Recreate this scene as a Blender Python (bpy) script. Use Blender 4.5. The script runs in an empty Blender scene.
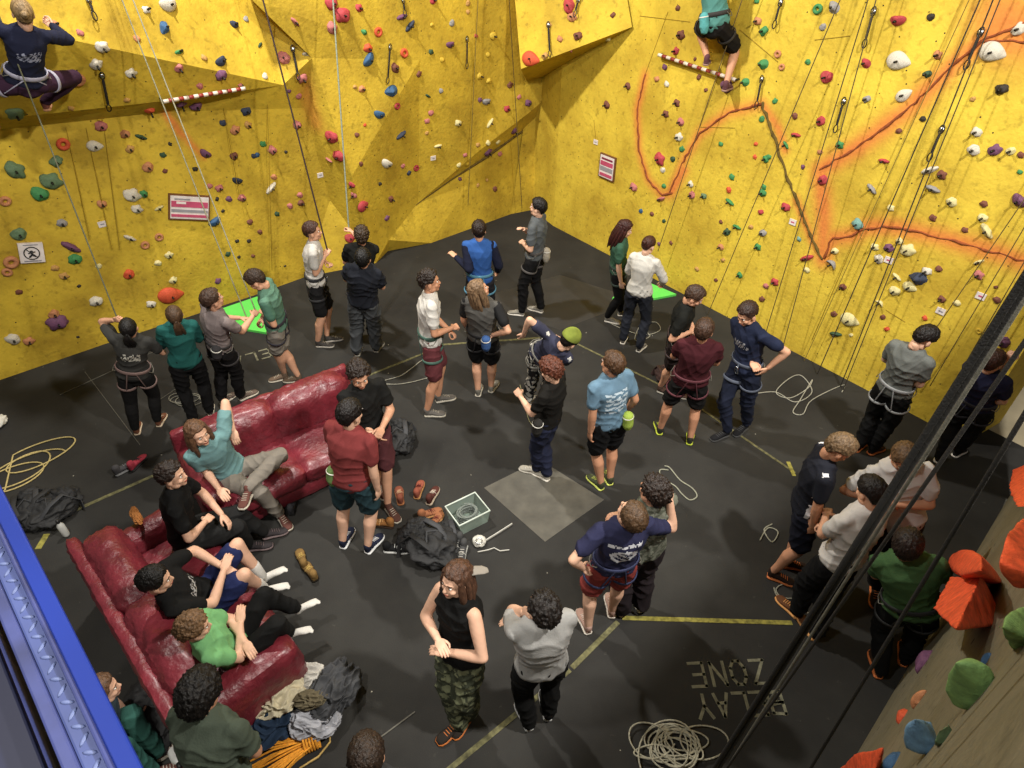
import bpy, bmesh, math, random
import numpy as np
from mathutils import Vector, Matrix, noise
R = math.radians
SC = bpy.context.scene
COL = SC.collection

# ------------------------------------------------------------ camera, world, lights, exposure
FPX, TH, ROLL, CH = 630.0, 0.67238673, 0.01428249, 4.95541618
c_, s_ = math.cos(TH), math.sin(TH)
FW = np.array([0, c_, -s_]); RT0 = np.array([1., 0, 0]); UP0 = np.array([0, s_, c_])
RT = math.cos(ROLL) * RT0 + math.sin(ROLL) * UP0
UP = -math.sin(ROLL) * RT0 + math.cos(ROLL) * UP0
CAM = np.array([0, 0, CH])
cd = bpy.data.cameras.new('camera'); cam = bpy.data.objects.new('camera', cd); COL.objects.link(cam)
cd.sensor_width = 36; cd.lens = FPX / 1024 * 36; cd.clip_start = 0.05; cd.clip_end = 200
m = Matrix.Identity(4)
for i in range(3):
    m[i][0] = RT[i]; m[i][1] = UP[i]; m[i][2] = -FW[i]; m[i][3] = CAM[i]
cam.matrix_world = m
SC.camera = cam
w = bpy.data.worlds.new('world'); SC.world = w; w.use_nodes = True
w.node_tree.nodes['Background'].inputs[0].default_value = (1.0, 0.93, 0.82, 1)
w.node_tree.nodes['Background'].inputs[1].default_value = 0.13
SC.view_settings.view_transform = 'Standard'; SC.view_settings.look = 'None'
SC.view_settings.exposure = 0.0; SC.view_settings.gamma = 1.0; SC.view_settings.use_curve_mapping = False

def lamp(name, loc, power, size, target=None, col=(1, 0.96, 0.89), spread=150):
    l = bpy.data.lights.new(name, 'AREA'); l.shape = 'DISK'; l.size = size; l.energy = power; l.color = col
    l.spread = R(spread)
    o = bpy.data.objects.new(name, l); COL.objects.link(o); o.location = loc
    d = Vector(target if target else (loc[0], loc[1], 0)) - Vector(loc)
    o.rotation_euler = d.to_track_quat('-Z', 'Y').to_euler()
    return o
lamp('high_bay_lamp', (3.4, 1.2, 8.0), 560, 0.35, (1.0, 4.6, 0))
lamp('high_bay_lamp', (-2.6, 1.0, 8.2), 200, 0.4, (-2.8, 4.5, 0))
lamp('high_bay_lamp', (-3.0, 6.6, 8.3), 520, 0.35, (1.0, 8.2, 1))
lamp('high_bay_lamp', (0.4, -2.5, 8.2), 190, 0.6, (1.5, 6, 1))

# ------------------------------------------------------------ pixel -> world helpers
def ray(px, py):
    d = FW * FPX + RT * (px - 512) - UP * (py - 384)
    return d / np.linalg.norm(d)
def U(px, py, z=0.0):
    d = ray(px, py); t = (z - CH) / d[2]
    return Vector(CAM + t * d)
LP0 = np.array([-6.42, 6.16, 0]); LD = np.array([.770, .638, 0]); LD /= np.linalg.norm(LD); LN = np.array([LD[1], -LD[0], 0])
RP0 = np.array([.72, 10.93, 0]); RD = np.array([.622, -.783, 0]); RD /= np.linalg.norm(RD); RN = np.array([RD[1], -RD[0], 0])
NP0 = np.array([2.60, 1.98, 0]); ND = np.array([.724, .689, 0]); ND /= np.linalg.norm(ND); NN = np.array([-ND[1], ND[0], 0])
def onplane(px, py, P0, N, off):
    d = ray(px, py); t = (((P0 - CAM) @ N) + off) / (d @ N)
    return Vector(CAM + t * d)
def PLw(px, py, off=0.): return onplane(px, py, LP0, LN, off)
def PRw(px, py, off=0.): return onplane(px, py, RP0, RN, off)
def PNw(px, py, off=0.): return onplane(px, py, NP0, NN, off)
def project(P):
    v = np.array(P) - CAM; return 512 + FPX * (v @ RT) / (v @ FW), 384 - FPX * (v @ UP) / (v @ FW)
def dist(P): return float(np.linalg.norm((np.array(P) - CAM)))

# ------------------------------------------------------------ materials
MATS = {}
def lin(c):
    return tuple((x / 12.92 if x <= .04045 else ((x + .055) / 1.055) ** 2.4) for x in c)
def hexc(h):
    h = h.lstrip('#'); return lin(tuple(int(h[i:i + 2], 16) / 255 for i in (0, 2, 4)))
def nd(nt, typ, **kw):
    n = nt.nodes.new(typ)
    for k, v in kw.items(): setattr(n, k, v)
    return n
def mat(name, col, rough=.6, var=.12, scale=12., bump=.0, bscale=60., metal=0., coat=0., coords='Object', spec=.5, stretch=None, detail=4, sss=0, trans=0, alpha=1):
    if name in MATS: return MATS[name]
    M = bpy.data.materials.new(name); M.use_nodes = True; nt = M.node_tree
    b = nt.nodes['Principled BSDF']; L = nt.links.new
    c = hexc(col) if isinstance(col, str) else col
    tc = nd(nt, 'ShaderNodeTexCoord'); src = tc.outputs[coords]
    if stretch:
        mp = nd(nt, 'ShaderNodeMapping'); mp.inputs['Scale'].default_value = stretch; L(src, mp.inputs[0]); src = mp.outputs[0]
    n = nd(nt, 'ShaderNodeTexNoise'); n.inputs['Scale'].default_value = scale; n.inputs['Detail'].default_value = detail
    L(src, n.inputs['Vector'])
    mr = nd(nt, 'ShaderNodeMapRange'); mr.inputs['From Min'].default_value = .3; mr.inputs['From Max'].default_value = .7
    mr.inputs['To Min'].default_value = 1 - var; mr.inputs['To Max'].default_value = 1 + var; L(n.outputs['Fac'], mr.inputs['Value'])
    mx = nd(nt, 'ShaderNodeVectorMath', operation='SCALE'); mx.inputs[0].default_value = c; L(mr.outputs[0], mx.inputs['Scale'])
    L(mx.outputs[0], b.inputs['Base Color'])
    b.inputs['Roughness'].default_value = rough; b.inputs['Metallic'].default_value = metal
    b.inputs['Specular IOR Level'].default_value = spec
    if coat: b.inputs['Coat Weight'].default_value = coat; b.inputs['Coat Roughness'].default_value = .25
    if trans: b.inputs['Transmission Weight'].default_value = trans
    if alpha < 1: b.inputs['Alpha'].default_value = alpha
    if sss:
        b.inputs['Subsurface Weight'].default_value = sss; b.inputs['Subsurface Radius'].default_value = (.02, .008, .004)
    if bump:
        n2 = nd(nt, 'ShaderNodeTexNoise'); n2.inputs['Scale'].default_value = bscale; n2.inputs['Detail'].default_value = 4
        L(src, n2.inputs['Vector']); bp = nd(nt, 'ShaderNodeBump'); bp.inputs['Strength'].default_value = bump
        bp.inputs['Distance'].default_value = .01; L(n2.outputs['Fac'], bp.inputs['Height']); L(bp.outputs[0], b.inputs['Normal'])
    MATS[name] = M
    return M
def mute(col, k=.80, ds=.14):
    c = hexc(col); g = sum(c) / 3; return tuple(k * (x * (1 - ds) + g * ds) for x in c)
def cloth(col, var=.10): return mat('cloth_' + col.strip('#'), mute(col), .9, var, 9, .25, 90, spec=.15)
SKIN = {'a': '#cb9a7d', 'b': '#bd8a6c', 'c': '#d3a88e', 'd': '#8a5a40'}
def skinm(k): return mat('skin_' + k, SKIN[k], .55, .06, 14, spec=.3)
def hairm(col): return mat('hair_' + col.strip('#'), mute(col, .68, .16), .5, .5, 60, .8, 110, spec=.35, stretch=(1, 1, .3))

# ------------------------------------------------------------ mesh builder
class MB:
    def __init__(s): s.v = []; s.f = []; s.m = []
    def add(s, V, F, mi=0):
        o = len(s.v); s.v += [tuple(p) for p in V]
        s.f += [tuple(i + o for i in f) for f in F]; s.m += [mi] * len(F); return s
    def merge(s, o, M=None, flip=False, mi=None):
        V = o.v if M is None else [tuple(M @ Vector(p)) for p in o.v]
        k = len(s.v); s.v += V
        s.f += [tuple((i + k) for i in (reversed(f) if flip else f)) for f in o.f]
        s.m += (o.m if mi is None else [mi] * len(o.f)); return s
    def mesh(s, name='mesh', mats=(), smooth=True):
        me = bpy.data.meshes.new(name); me.from_pydata([tuple(map(float, p)) for p in s.v], [], s.f)
        for x in mats: me.materials.append(x)
        if len(mats) > 1: me.polygons.foreach_set('material_index', s.m)
        if smooth: me.polygons.foreach_set('use_smooth', [True] * len(s.f))
        me.update(); return me
    def build(s, name, mats, parent=None, smooth=True):
        if not isinstance(mats, (list, tuple)): mats = [mats]
        return link(name, s.mesh(name, mats, smooth), parent)
    def box(s, lo, hi, M=None, mi=0):
        x0, y0, z0 = lo; x1, y1, z1 = hi
        V = [(x0, y0, z0), (x1, y0, z0), (x1, y1, z0), (x0, y1, z0), (x0, y0, z1), (x1, y0, z1), (x1, y1, z1), (x0, y1, z1)]
        if M is not None: V = [M @ Vector(p) for p in V]
        return s.add(V, [(3, 2, 1, 0), (4, 5, 6, 7), (0, 1, 5, 4), (1, 2, 6, 5), (2, 3, 7, 6), (3, 0, 4, 7)], mi)
    def tube(s, pts, rad, n=10, cap=True, mi=0, up=None, closed=False):
        """pts list; rad list of r or (rx, ry); up: reference for the frame (rx is along the side vector)."""
        pts = [Vector(p) for p in pts]; N = len(pts)
        if not isinstance(rad, (list, tuple)) : rad = [rad] * N
        rings = []; side = None
        for i, p in enumerate(pts):
            a = pts[i - 1] if (i > 0 or closed) else pts[i]; b = pts[(i + 1) % N] if (i < N - 1 or closed) else pts[i]
            t = (b - a).normalized()
            if up is not None: ref = Vector(up)
            else: ref = side if side is not None else (Vector((0, 0, 1)) if abs(t.z) < .9 else Vector((1, 0, 0)))
            sd = ref - t * ref.dot(t)
            if sd.length < 1e-4: sd = t.orthogonal()
            sd.normalize(); side = sd; bn = t.cross(sd)
            r = rad[i]; rx, ry = (r if isinstance(r, tuple) else (r, r))
            rings.append((p, sd, bn, t, rx, ry))
        full = []
        if cap and not closed:
            p, sd, bn, t, rx, ry = rings[0]; q = min(rx, ry)
            full.append((p - t * q * .95, sd, bn, rx * .3, ry * .3)); full.append((p - t * q * .6, sd, bn, rx * .8, ry * .8))
        for p, sd, bn, t, rx, ry in rings: full.append((p, sd, bn, rx, ry))
        if cap and not closed:
            p, sd, bn, t, rx, ry = rings[-1]; q = min(rx, ry)
            full.append((p + t * q * .6, sd, bn, rx * .8, ry * .8)); full.append((p + t * q * .95, sd, bn, rx * .3, ry * .3))
        V = []; F = []
        for p, sd, bn, rx, ry in full:
            for k in range(n):
                a = 2 * math.pi * k / n; V.append(p + sd * rx * math.cos(a) + bn * ry * math.sin(a))
        K = len(full)
        for i in range(K if closed else K - 1):
            j = (i + 1) % K
            for k in range(n):
                F.append((i * n + k, i * n + (k + 1) % n, j * n + (k + 1) % n, j * n + k))
        if not closed:
            F.append(tuple(reversed(range(n)))); F.append(tuple((K - 1) * n + k for k in range(n)))
        return s.add(V, F, mi)
    def ell(s, c, r, M=None, nu=14, nv=9, mi=0, pw=1.0):
        V = []; F = []
        def sp(x): return math.copysign(abs(x) ** pw, x)
        for j in range(nv + 1):
            ph = math.pi * j / nv
            for i in range(nu):
                a = 2 * math.pi * i / nu
                V.append(Vector((c[0] + r[0] * sp(math.sin(ph)) * sp(math.cos(a)), c[1] + r[1] * sp(math.sin(ph)) * sp(math.sin(a)), c[2] + r[2] * sp(math.cos(ph)))))
        if M is not None: V = [M @ v for v in V]
        for j in range(nv):
            for i in range(nu):
                F.append((j * nu + i, (j + 1) * nu + i, (j + 1) * nu + (i + 1) % nu, j * nu + (i + 1) % nu))
        # weld poles
        top = len(V); V.append(sum((V[i] for i in range(nu)), Vector()) / nu); bot = len(V); V.append(sum((V[nv * nu + i] for i in range(nu)), Vector()) / nu)
        F = [f for k, f in enumerate(F) if nu <= k < (nv - 1) * nu]
        for i in range(nu):
            F.append((top, nu + i, nu + (i + 1) % nu)); F.append((bot, (nv - 1) * nu + (i + 1) % nu, (nv - 1) * nu + i))
        # drop pole rings: compact
        used = sorted({i for f in F for i in f}); mp = {o: k for k, o in enumerate(used)}
        return s.add([V[i] for i in used], [tuple(mp[i] for i in f) for f in F], mi)

def link(name, me, parent=None):
    o = bpy.data.objects.new(name, me); COL.objects.link(o)
    if parent is not None: o.parent = parent
    return o
def empty(name, loc=(0, 0, 0), rz=0.):
    o = bpy.data.objects.new(name, None); COL.objects.link(o); o.location = loc; o.rotation_euler = (0, 0, rz); o.empty_display_size = .1; return o
LABELS = set()
def tag(o, label, cat, group=None, kind=None):
    o['label'] = label; o['category'] = cat
    if group: o['group'] = group
    if kind: o['kind'] = kind
    LABELS.add(label); return o
def struct(o): o['kind'] = 'structure'; return o

_tmp = None
def remesh(mb, voxel=.01, smooth=2, fac=.5):
    """fuse overlapping closed pieces into one continuous surface; returns (verts Nx3, faces)"""
    me = mb.mesh('tmp', (), False); o = bpy.data.objects.new('tmp', me); COL.objects.link(o)
    r = o.modifiers.new('r', 'REMESH'); r.mode = 'VOXEL'; r.voxel_size = voxel; r.adaptivity = 0
    if smooth:
        q = o.modifiers.new('s', 'SMOOTH'); q.iterations = smooth; q.factor = fac
    dg = bpy.context.evaluated_depsgraph_get(); ev = o.evaluated_get(dg); em = ev.to_mesh()
    n = len(em.vertices); V = np.empty(n * 3); em.vertices.foreach_get('co', V); V = V.reshape(-1, 3)
    Nn = np.empty(n * 3); em.vertices.foreach_get('normal', Nn); Nn = Nn.reshape(-1, 3)
    L = np.empty(len(em.loops), dtype=int); em.loops.foreach_get('vertex_index', L)
    st = np.empty(len(em.polygons), dtype=int); em.polygons.foreach_get('loop_start', st)
    tot = np.empty(len(em.polygons), dtype=int); em.polygons.foreach_get('loop_total', tot)
    F = [tuple(L[a:a + b]) for a, b in zip(st.tolist(), tot.tolist())] if not (len(tot) and (tot == 4).all()) else [tuple(q) for q in L.reshape(-1, 4).tolist()]
    ev.to_mesh_clear(); bpy.data.objects.remove(o); bpy.data.meshes.remove(me)
    return V, Nn, F
def folds(V, Nn, amp, f=14., seed=0.):
    x, y, z = V[:, 0], V[:, 1], V[:, 2]
    w1 = np.sin(x * f * .7 + seed) * 1.3 + np.sin(z * f * .45 + y * f * .3 + seed * 2.1) * 1.5
    w2 = np.sin(y * f * .8 - seed) * 1.1 + np.cos(x * f * .5 - z * f * .3 + seed) * 1.3
    a = 1 - np.abs(np.sin(z * f * 1.0 + x * f * .5 + w1)); b = 1 - np.abs(np.sin(x * f * .9 - z * f * .6 + y * f * .6 + w2))
    d = (a ** 2 - .33) * .6 + (b ** 2 - .33) * .5
    return V + Nn * (amp * d)[:, None]
def arrmesh(name, V, F, mats, mi=None):
    me = bpy.data.meshes.new(name); me.from_pydata(V.tolist() if hasattr(V, 'tolist') else V, [], F)
    for x in mats: me.materials.append(x)
    if mi is not None: me.polygons.foreach_set('material_index', mi)
    me.polygons.foreach_set('use_smooth', [True] * len(F)); me.update(); return me
# ------------------------------------------------------------ setting: floor
def paint_mat(name, base, dark, paint, rough=.75, dots=True, cell=.125):
    M = bpy.data.materials.new(name); M.use_nodes = True; nt = M.node_tree; b = nt.nodes['Principled BSDF']; L = nt.links.new
    tc = nd(nt, 'ShaderNodeTexCoord'); geo = tc.outputs['Object']
    n1 = nd(nt, 'ShaderNodeTexNoise'); n1.inputs['Scale'].default_value = 1.1; n1.inputs['Detail'].default_value = 8; n1.inputs['Roughness'].default_value = .65; L(geo, n1.inputs['Vector'])
    r1 = nd(nt, 'ShaderNodeMapRange'); r1.inputs['From Min'].default_value = .38; r1.inputs['From Max'].default_value = .66; L(n1.outputs['Fac'], r1.inputs['Value'])
    m1 = nd(nt, 'ShaderNodeMix', data_type='RGBA'); m1.inputs['A'].default_value = (*base, 1); m1.inputs['B'].default_value = (*dark, 1); L(r1.outputs[0], m1.inputs['Factor'])
    # scuffs
    n2 = nd(nt, 'ShaderNodeTexNoise'); n2.inputs['Scale'].default_value = 14; n2.inputs['Detail'].default_value = 6; L(geo, n2.inputs['Vector'])
    r2 = nd(nt, 'ShaderNodeMapRange'); r2.inputs['From Min'].default_value = .56; r2.inputs['From Max'].default_value = .72; r2.inputs['To Max'].default_value = .45; L(n2.outputs['Fac'], r2.inputs['Value'])
    m2 = nd(nt, 'ShaderNodeMix', data_type='RGBA'); L(m1.outputs['Result'], m2.inputs['A']); m2.inputs['B'].default_value = (*[x * .45 for x in dark], 1); L(r2.outputs[0], m2.inputs['Factor'])
    out = m2.outputs['Result']
    # sprayed orange paint, from a vertex colour
    at = nd(nt, 'ShaderNodeVertexColor', layer_name='paint'); sp = nd(nt, 'ShaderNodeSeparateColor'); L(at.outputs['Color'], sp.inputs[0])
    m3 = nd(nt, 'ShaderNodeMix', data_type='RGBA'); L(out, m3.inputs['A']); m3.inputs['B'].default_value = (*paint, 1); L(sp.outputs[0], m3.inputs['Factor'])
    out = m3.outputs['Result']
    if dots:
        v = nd(nt, 'ShaderNodeTexVoronoi', feature='F1'); v.inputs['Scale'].default_value = 1 / cell; v.inputs['Randomness'].default_value = .55; L(geo, v.inputs['Vector'])
        lt = nd(nt, 'ShaderNodeMath', operation='LESS_THAN'); lt.inputs[1].default_value = .065; L(v.outputs['Distance'], lt.inputs[0])
        m4 = nd(nt, 'ShaderNodeMix', data_type='RGBA'); L(out, m4.inputs['A']); m4.inputs['B'].default_value = (.03, .022, .008, 1); L(lt.outputs[0], m4.inputs['Factor'])
        out = m4.outputs['Result']
    L(out, b.inputs['Base Color']); b.inputs['Roughness'].default_value = rough; b.inputs['Specular IOR Level'].default_value = .3
    n3 = nd(nt, 'ShaderNodeTexNoise'); n3.inputs['Scale'].default_value = 22; n3.inputs['Detail'].default_value = 8; L(geo, n3.inputs['Vector'])
    bp = nd(nt, 'ShaderNodeBump'); bp.inputs['Strength'].default_value = .35; bp.inputs['Distance'].default_value = .02; L(n3.outputs['Fac'], bp.inputs['Height']); L(bp.outputs[0], b.inputs['Normal'])
    return M
YEL = paint_mat('yellow_wall', hexc('#d0b138'), hexc('#a18426'), hexc('#cf6a38'))
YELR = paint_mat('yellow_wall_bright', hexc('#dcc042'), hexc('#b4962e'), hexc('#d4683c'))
OLV = paint_mat('grey_brown_wall', hexc('#7c7560'), hexc('#676048'), hexc('#7c7560'), dots=True, cell=.3)

def seg_dist(P, A, B):
    ab = B - A; t = max(0., min(1., (P - A).dot(ab) / ab.dot(ab))); return (P - (A + ab * t)).length
def facets(name, polys, material, paints=(), maxe=.09):
    """polys: lists of world points. fine triangles, with painted streaks in a vertex colour."""
    bm = bmesh.new()
    for P in polys:
        vs = [bm.verts.new(p) for p in P]
        try: bm.faces.new(vs)
        except ValueError: pass
    bmesh.ops.triangulate(bm, faces=bm.faces[:]); bmesh.ops.remove_doubles(bm, verts=bm.verts[:], dist=.004)
    for _ in range(7):
        es = [e for e in bm.edges if e.calc_length() > maxe]
        if not es: break
        bmesh.ops.subdivide_edges(bm, edges=es, cuts=1, use_grid_fill=False)
        bmesh.ops.triangulate(bm, faces=[f for f in bm.faces if len(f.verts) > 3])
    lay = bm.loops.layers.float_color.new('paint'); cache = {}
    for f in bm.faces:
        for l in f.loops:
            k = l.vert.index if False else l.vert
            if k not in cache:
                v = 0.
                for pl, wd, st in paints:
                    for a, b in zip(pl[:-1], pl[1:]):
                        if (l.vert.co - a).length < (b - a).length + 1:
                            dd = seg_dist(l.vert.co, a, b); v = max(v, st * math.exp(-(dd / wd) ** 2))
                cache[k] = v
            l[lay] = (cache[k],) * 3 + (1,)
    me = bpy.data.meshes.new(name); bm.to_mesh(me); bm.free(); me.materials.append(material)
    return struct(link(name, me))

def topz(p, N=LN, off=0., z=7.5): q = Vector(p) + Vector(N) * off; q.z = z; return q
# left wall control points (pixel, offset toward the room)
base = [U(0, 380), U(105, 344), U(255, 295), U(305, 277), U(376, 263), U(388, 251), U(431, 243), U(511, 214)]
bl = base[0] - Vector(LD) * 3.0
corner = Vector((.35, 11.65, 0))
I0, I1, I2, K = PLw(-160, 146, .05), PLw(0, 130, .02), PLw(165, 112, .04), PLw(283, 85, .16)
O0, O1, O2 = PLw(-160, 135, .42), PLw(0, 119, .38), PLw(165, 101, .30)
R0, R1, R2, R3 = PLw(-160, -12, .95), PLw(0, 22, .85), PLw(40, 33, .80), PLw(150, 57, .52)
A0, A1, A2, A3 = PLw(250, -2, -.18), PLw(312, 58, .26), PLw(352, 176, .32), base[4]
T0, T1, T2, T3, T4 = topz(R0, off=-1.9), topz(R2, off=-1.8), topz(R3, off=-1.2), topz(A0, off=-.8), topz(PLw(505, -40, .1), off=.1)
A0p = PLw(250, -2, .34); T3p = topz(A0p, off=.0)
S = [PLw(418, 203, .0), PLw(480, 150, .18), PLw(530, 112, .27), PLw(574, 74, .30)]
SB = [PLw(418, 203, .0), PLw(486, 157, .0), PLw(537, 121, .0), PLw(585, 84, .02)]
cz = lambda z: Vector((corner.x, corner.y, z))
mid_bot = PLw(200, 205, .03)
polysL = [
    [bl, base[0], I1, I0], [base[0], base[1], I2, I1], [base[1], base[2], mid_bot], [base[1], mid_bot, I2], [base[2], base[3], mid_bot],
    [I2, mid_bot, base[3]], [I2, base[3], PLw(330, 200, -.16)], [I2, PLw(330, 200, -.16), PLw(304, 108, -.02)], [I2, PLw(304, 108, -.02), K],
    [base[3], base[4], PLw(330, 200, -.16)], [PLw(330, 200, -.16), base[4], A2], [PLw(330, 200, -.16), A2, A1, PLw(304, 108, -.02)], [K, PLw(304, 108, -.02), A1],
    [I0, I1, O1, O0], [I1, I2, O2, O1], [I2, K, O2],
    [O0, O1, R1, R0], [O1, O2, R3, R2, R1], [O2, K, R3],
    [R0, R1, R2, T1, T0], [R2, R3, T2, T1], [R3, K, A1, A0], [R3, A0, T3, T2],
    # step at the arete, then the middle panel
    [base[4], base[5], PLw(389, 240, .04), A2], [base[5], base[6], S[0], PLw(389, 240, .04)],
    [PLw(389, 240, .04), S[0], S[1], PLw(420, 60, .27), A2], [A2, PLw(420, 60, .27), A1], [A1, PLw(420, 60, .27), A0p], [A1, A0p, A0], [A0, A0p, T3p, T3],
    [A0p, PLw(420, 60, .27), T4, T3p], [PLw(420, 60, .27), S[1], S[2], PLw(515, 20, .24)], [PLw(420, 60, .27), PLw(515, 20, .24), T4],
    [S[2], S[3], PLw(515, 20, .24)],
    [S[0], SB[1], S[1]], [S[1], SB[1], SB[2], S[2]], [S[2], SB[2], SB[3], S[3]],
    [base[6], SB[1], S[0]], [base[6], base[7], SB[2], SB[1]], [base[7], corner, cz(3.2), SB[2]], [SB[2], cz(3.2), SB[3]], [cz(3.2), cz(7.5), T4, PLw(515, 20, .24), S[3], SB[3]],
]
oL = lambda *p: [PLw(x, y, .03) for x, y in p]
paintL = [(oL((163, 110), (182, 135), (205, 158)), .045, .75), (oL((302, 62), (308, 92), (318, 122)), .12, .55), (oL((250, 196), (300, 260)), .02, .35),
          (oL((574, 78), (560, 112), (547, 145)), .05, .8), (oL((455, 150), (452, 172)), .05, .4)]
wl = facets('wall_left', polysL, YEL, paintL)
# block that juts out over the corner
k1, k2, k3, k4 = PLw(507, -90, .15), PLw(521, 69, .95), PRw(632, 27, .04), PRw(612, -90, .04)
k5, k6 = PLw(527, 82, .15), PLw(576, 73, .28)
k5b = PLw(470, -90, .0)
blk = facets('wall_volume', [[k1, k2, k3, k4], [k2, k5, k6, k3], [k1, k5b, k5, k2]], YEL, [])
# right wall
Eb = Vector((5.20, 5.27, 0)); E2 = Vector((5.80, 5.62, 0))
cr = lambda *p: [PRw(x, y, .0) for x, y in p]
cracks = [cr((645, 75), (637, 110), (639, 150), (648, 180), (662, 195), (672, 193)), cr((668, 195), (684, 160), (700, 133), (728, 113), (762, 104)),
          cr((762, 104), (775, 140), (792, 190), (812, 240), (822, 259)),
          cr((820, 170), (860, 145), (905, 112), (950, 68), (985, 38), (1030, 22)), cr((985, 40), (1030, 42)), cr((824, 258), (832, 238), (852, 236), (866, 228), (890, 227), (935, 236), (985, 249), (1040, 266))]
halo = [(cracks[0], .08, .62), (cracks[1], .08, .62), (cr((762, 104), (778, 128), (785, 150)), .06, .7), (cr((796, 200), (812, 240), (822, 259)), .06, .7), (cr((822, 259), (824, 215), (820, 172)), .12, .75),
        (cracks[3], .12, .75), (cracks[4], .16, .7), (cr((1000, 20), (1040, 30)), .3, .7), (cracks[5], .11, .75), (cr((672, 190), (684, 170)), .09, .8)]
cR = Vector((corner.x, corner.y, 0)); baseR = Vector(RP0)
mids = [Vector(RP0) + Vector(RD) * t for t in (0, 1.5, 3, 4.5, 6)]
ptsB = [cR] + mids + [Eb]; ptsT = [Vector((p.x, p.y, 7.5)) for p in ptsB]
polysR = [[ptsB[i], ptsB[i + 1], ptsT[i + 1], ptsT[i]] for i in range(len(ptsB) - 1)] + [[Eb, E2, Vector((E2.x, E2.y, 7.5)), ptsT[-1]]]
wr = facets('wall_right', polysR, YELR, halo, .07)
DK = mat('dark_groove', '#87451f', .95, .3, 20)
DKO = mat('olive_groove_and_shade', '#5c4a18', .95, .3, 20)
for i, c in enumerate(cracks):
    rr = random.Random(i); pts = []
    for a, b in zip(c[:-1], c[1:]):
        n = max(2, int((b - a).length / .06))
        pts += [a.lerp(b, k / n) + Vector(RD) * rr.uniform(-.012, .012) + Vector((0, 0, rr.uniform(-.012, .012))) for k in range(n)]
    pts.append(c[-1])
    mb = MB(); q_ = 1.7 if i == 2 else 1.2; mb.tube(pts, [rr.uniform(.006, .015) * q_ for _ in pts], 6); mb.build('crack', DKO if i == 2 else DK, wr)
# shallow panel seams on the walls
SEAM = mat('panel_seam', '#8f7414', .9, .2, 20)
def seam(plane, a, b, par, r=.005):
    A, B = plane(*a, .0), plane(*b, .0); MB().tube([A, B], [r, r], 5).build('panel_seam', SEAM, par)
for a, b in [((700, 127), (724, 60)), ((700, 127), (735, 128)), ((640, 16), (690, 22)), ((644, 78), (668, 12)), ((740, 30), (778, 62)), ((886, 310), (905, 322)), ((596, 140), (594, 120)), ((868, 210), (812, 340)), ((850, 36), (815, 40))]:
    seam(PRw, a, b, wr)
MB().tube([PLw(416, 205, .0), PLw(450, 180, .01), PLw(486, 157, .01), PLw(512, 138, .01), PLw(537, 121, .01)], [.008, .02, .03, .03, .02], 8).build('crack', DKO, wl)  # shade under the diagonal fold, put in as a dark tube
for a, b in [((86, 128), (112, 250)), ((66, 128), (90, 240)), ((104, 128), (120, 250)), ((222, 100), (240, 200)), ((267, 92), (272, 270)), ((425, 0), (405, 180)), ((450, 30), (448, 150)), ((378, 0), (368, 60)), ((85, 42), (84, 115)), ((275, 0), (272, 90))]:
    MB().tube([PLw(*a, .03), PLw(*b, .03)], [.004, .004], 5).build('panel_seam', SEAM, wl)
# near wall at the camera's side
nb0, nb1 = Vector(NP0) - Vector(ND) * 6.5, Vector(NP0) + Vector(ND) * 3.62
wn = facets('wall_near', [[nb1, nb0, Vector((nb0.x, nb0.y, 4.6)), Vector((nb1.x, nb1.y, 4.6))]], OLV, [], .4)
f1, f2, f3, f4 = PNw(1040, 606, .0), PNw(915, 768, .0), PNw(880, 840, .0), PNw(1200, 800, .0)
g = PNw(1075, 760, .16)
facets('wall_near_volume', [[f1, f2, g], [f2, f3, g], [f3, f4, g], [f4, f1, g]], OLV, [], .15)
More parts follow.
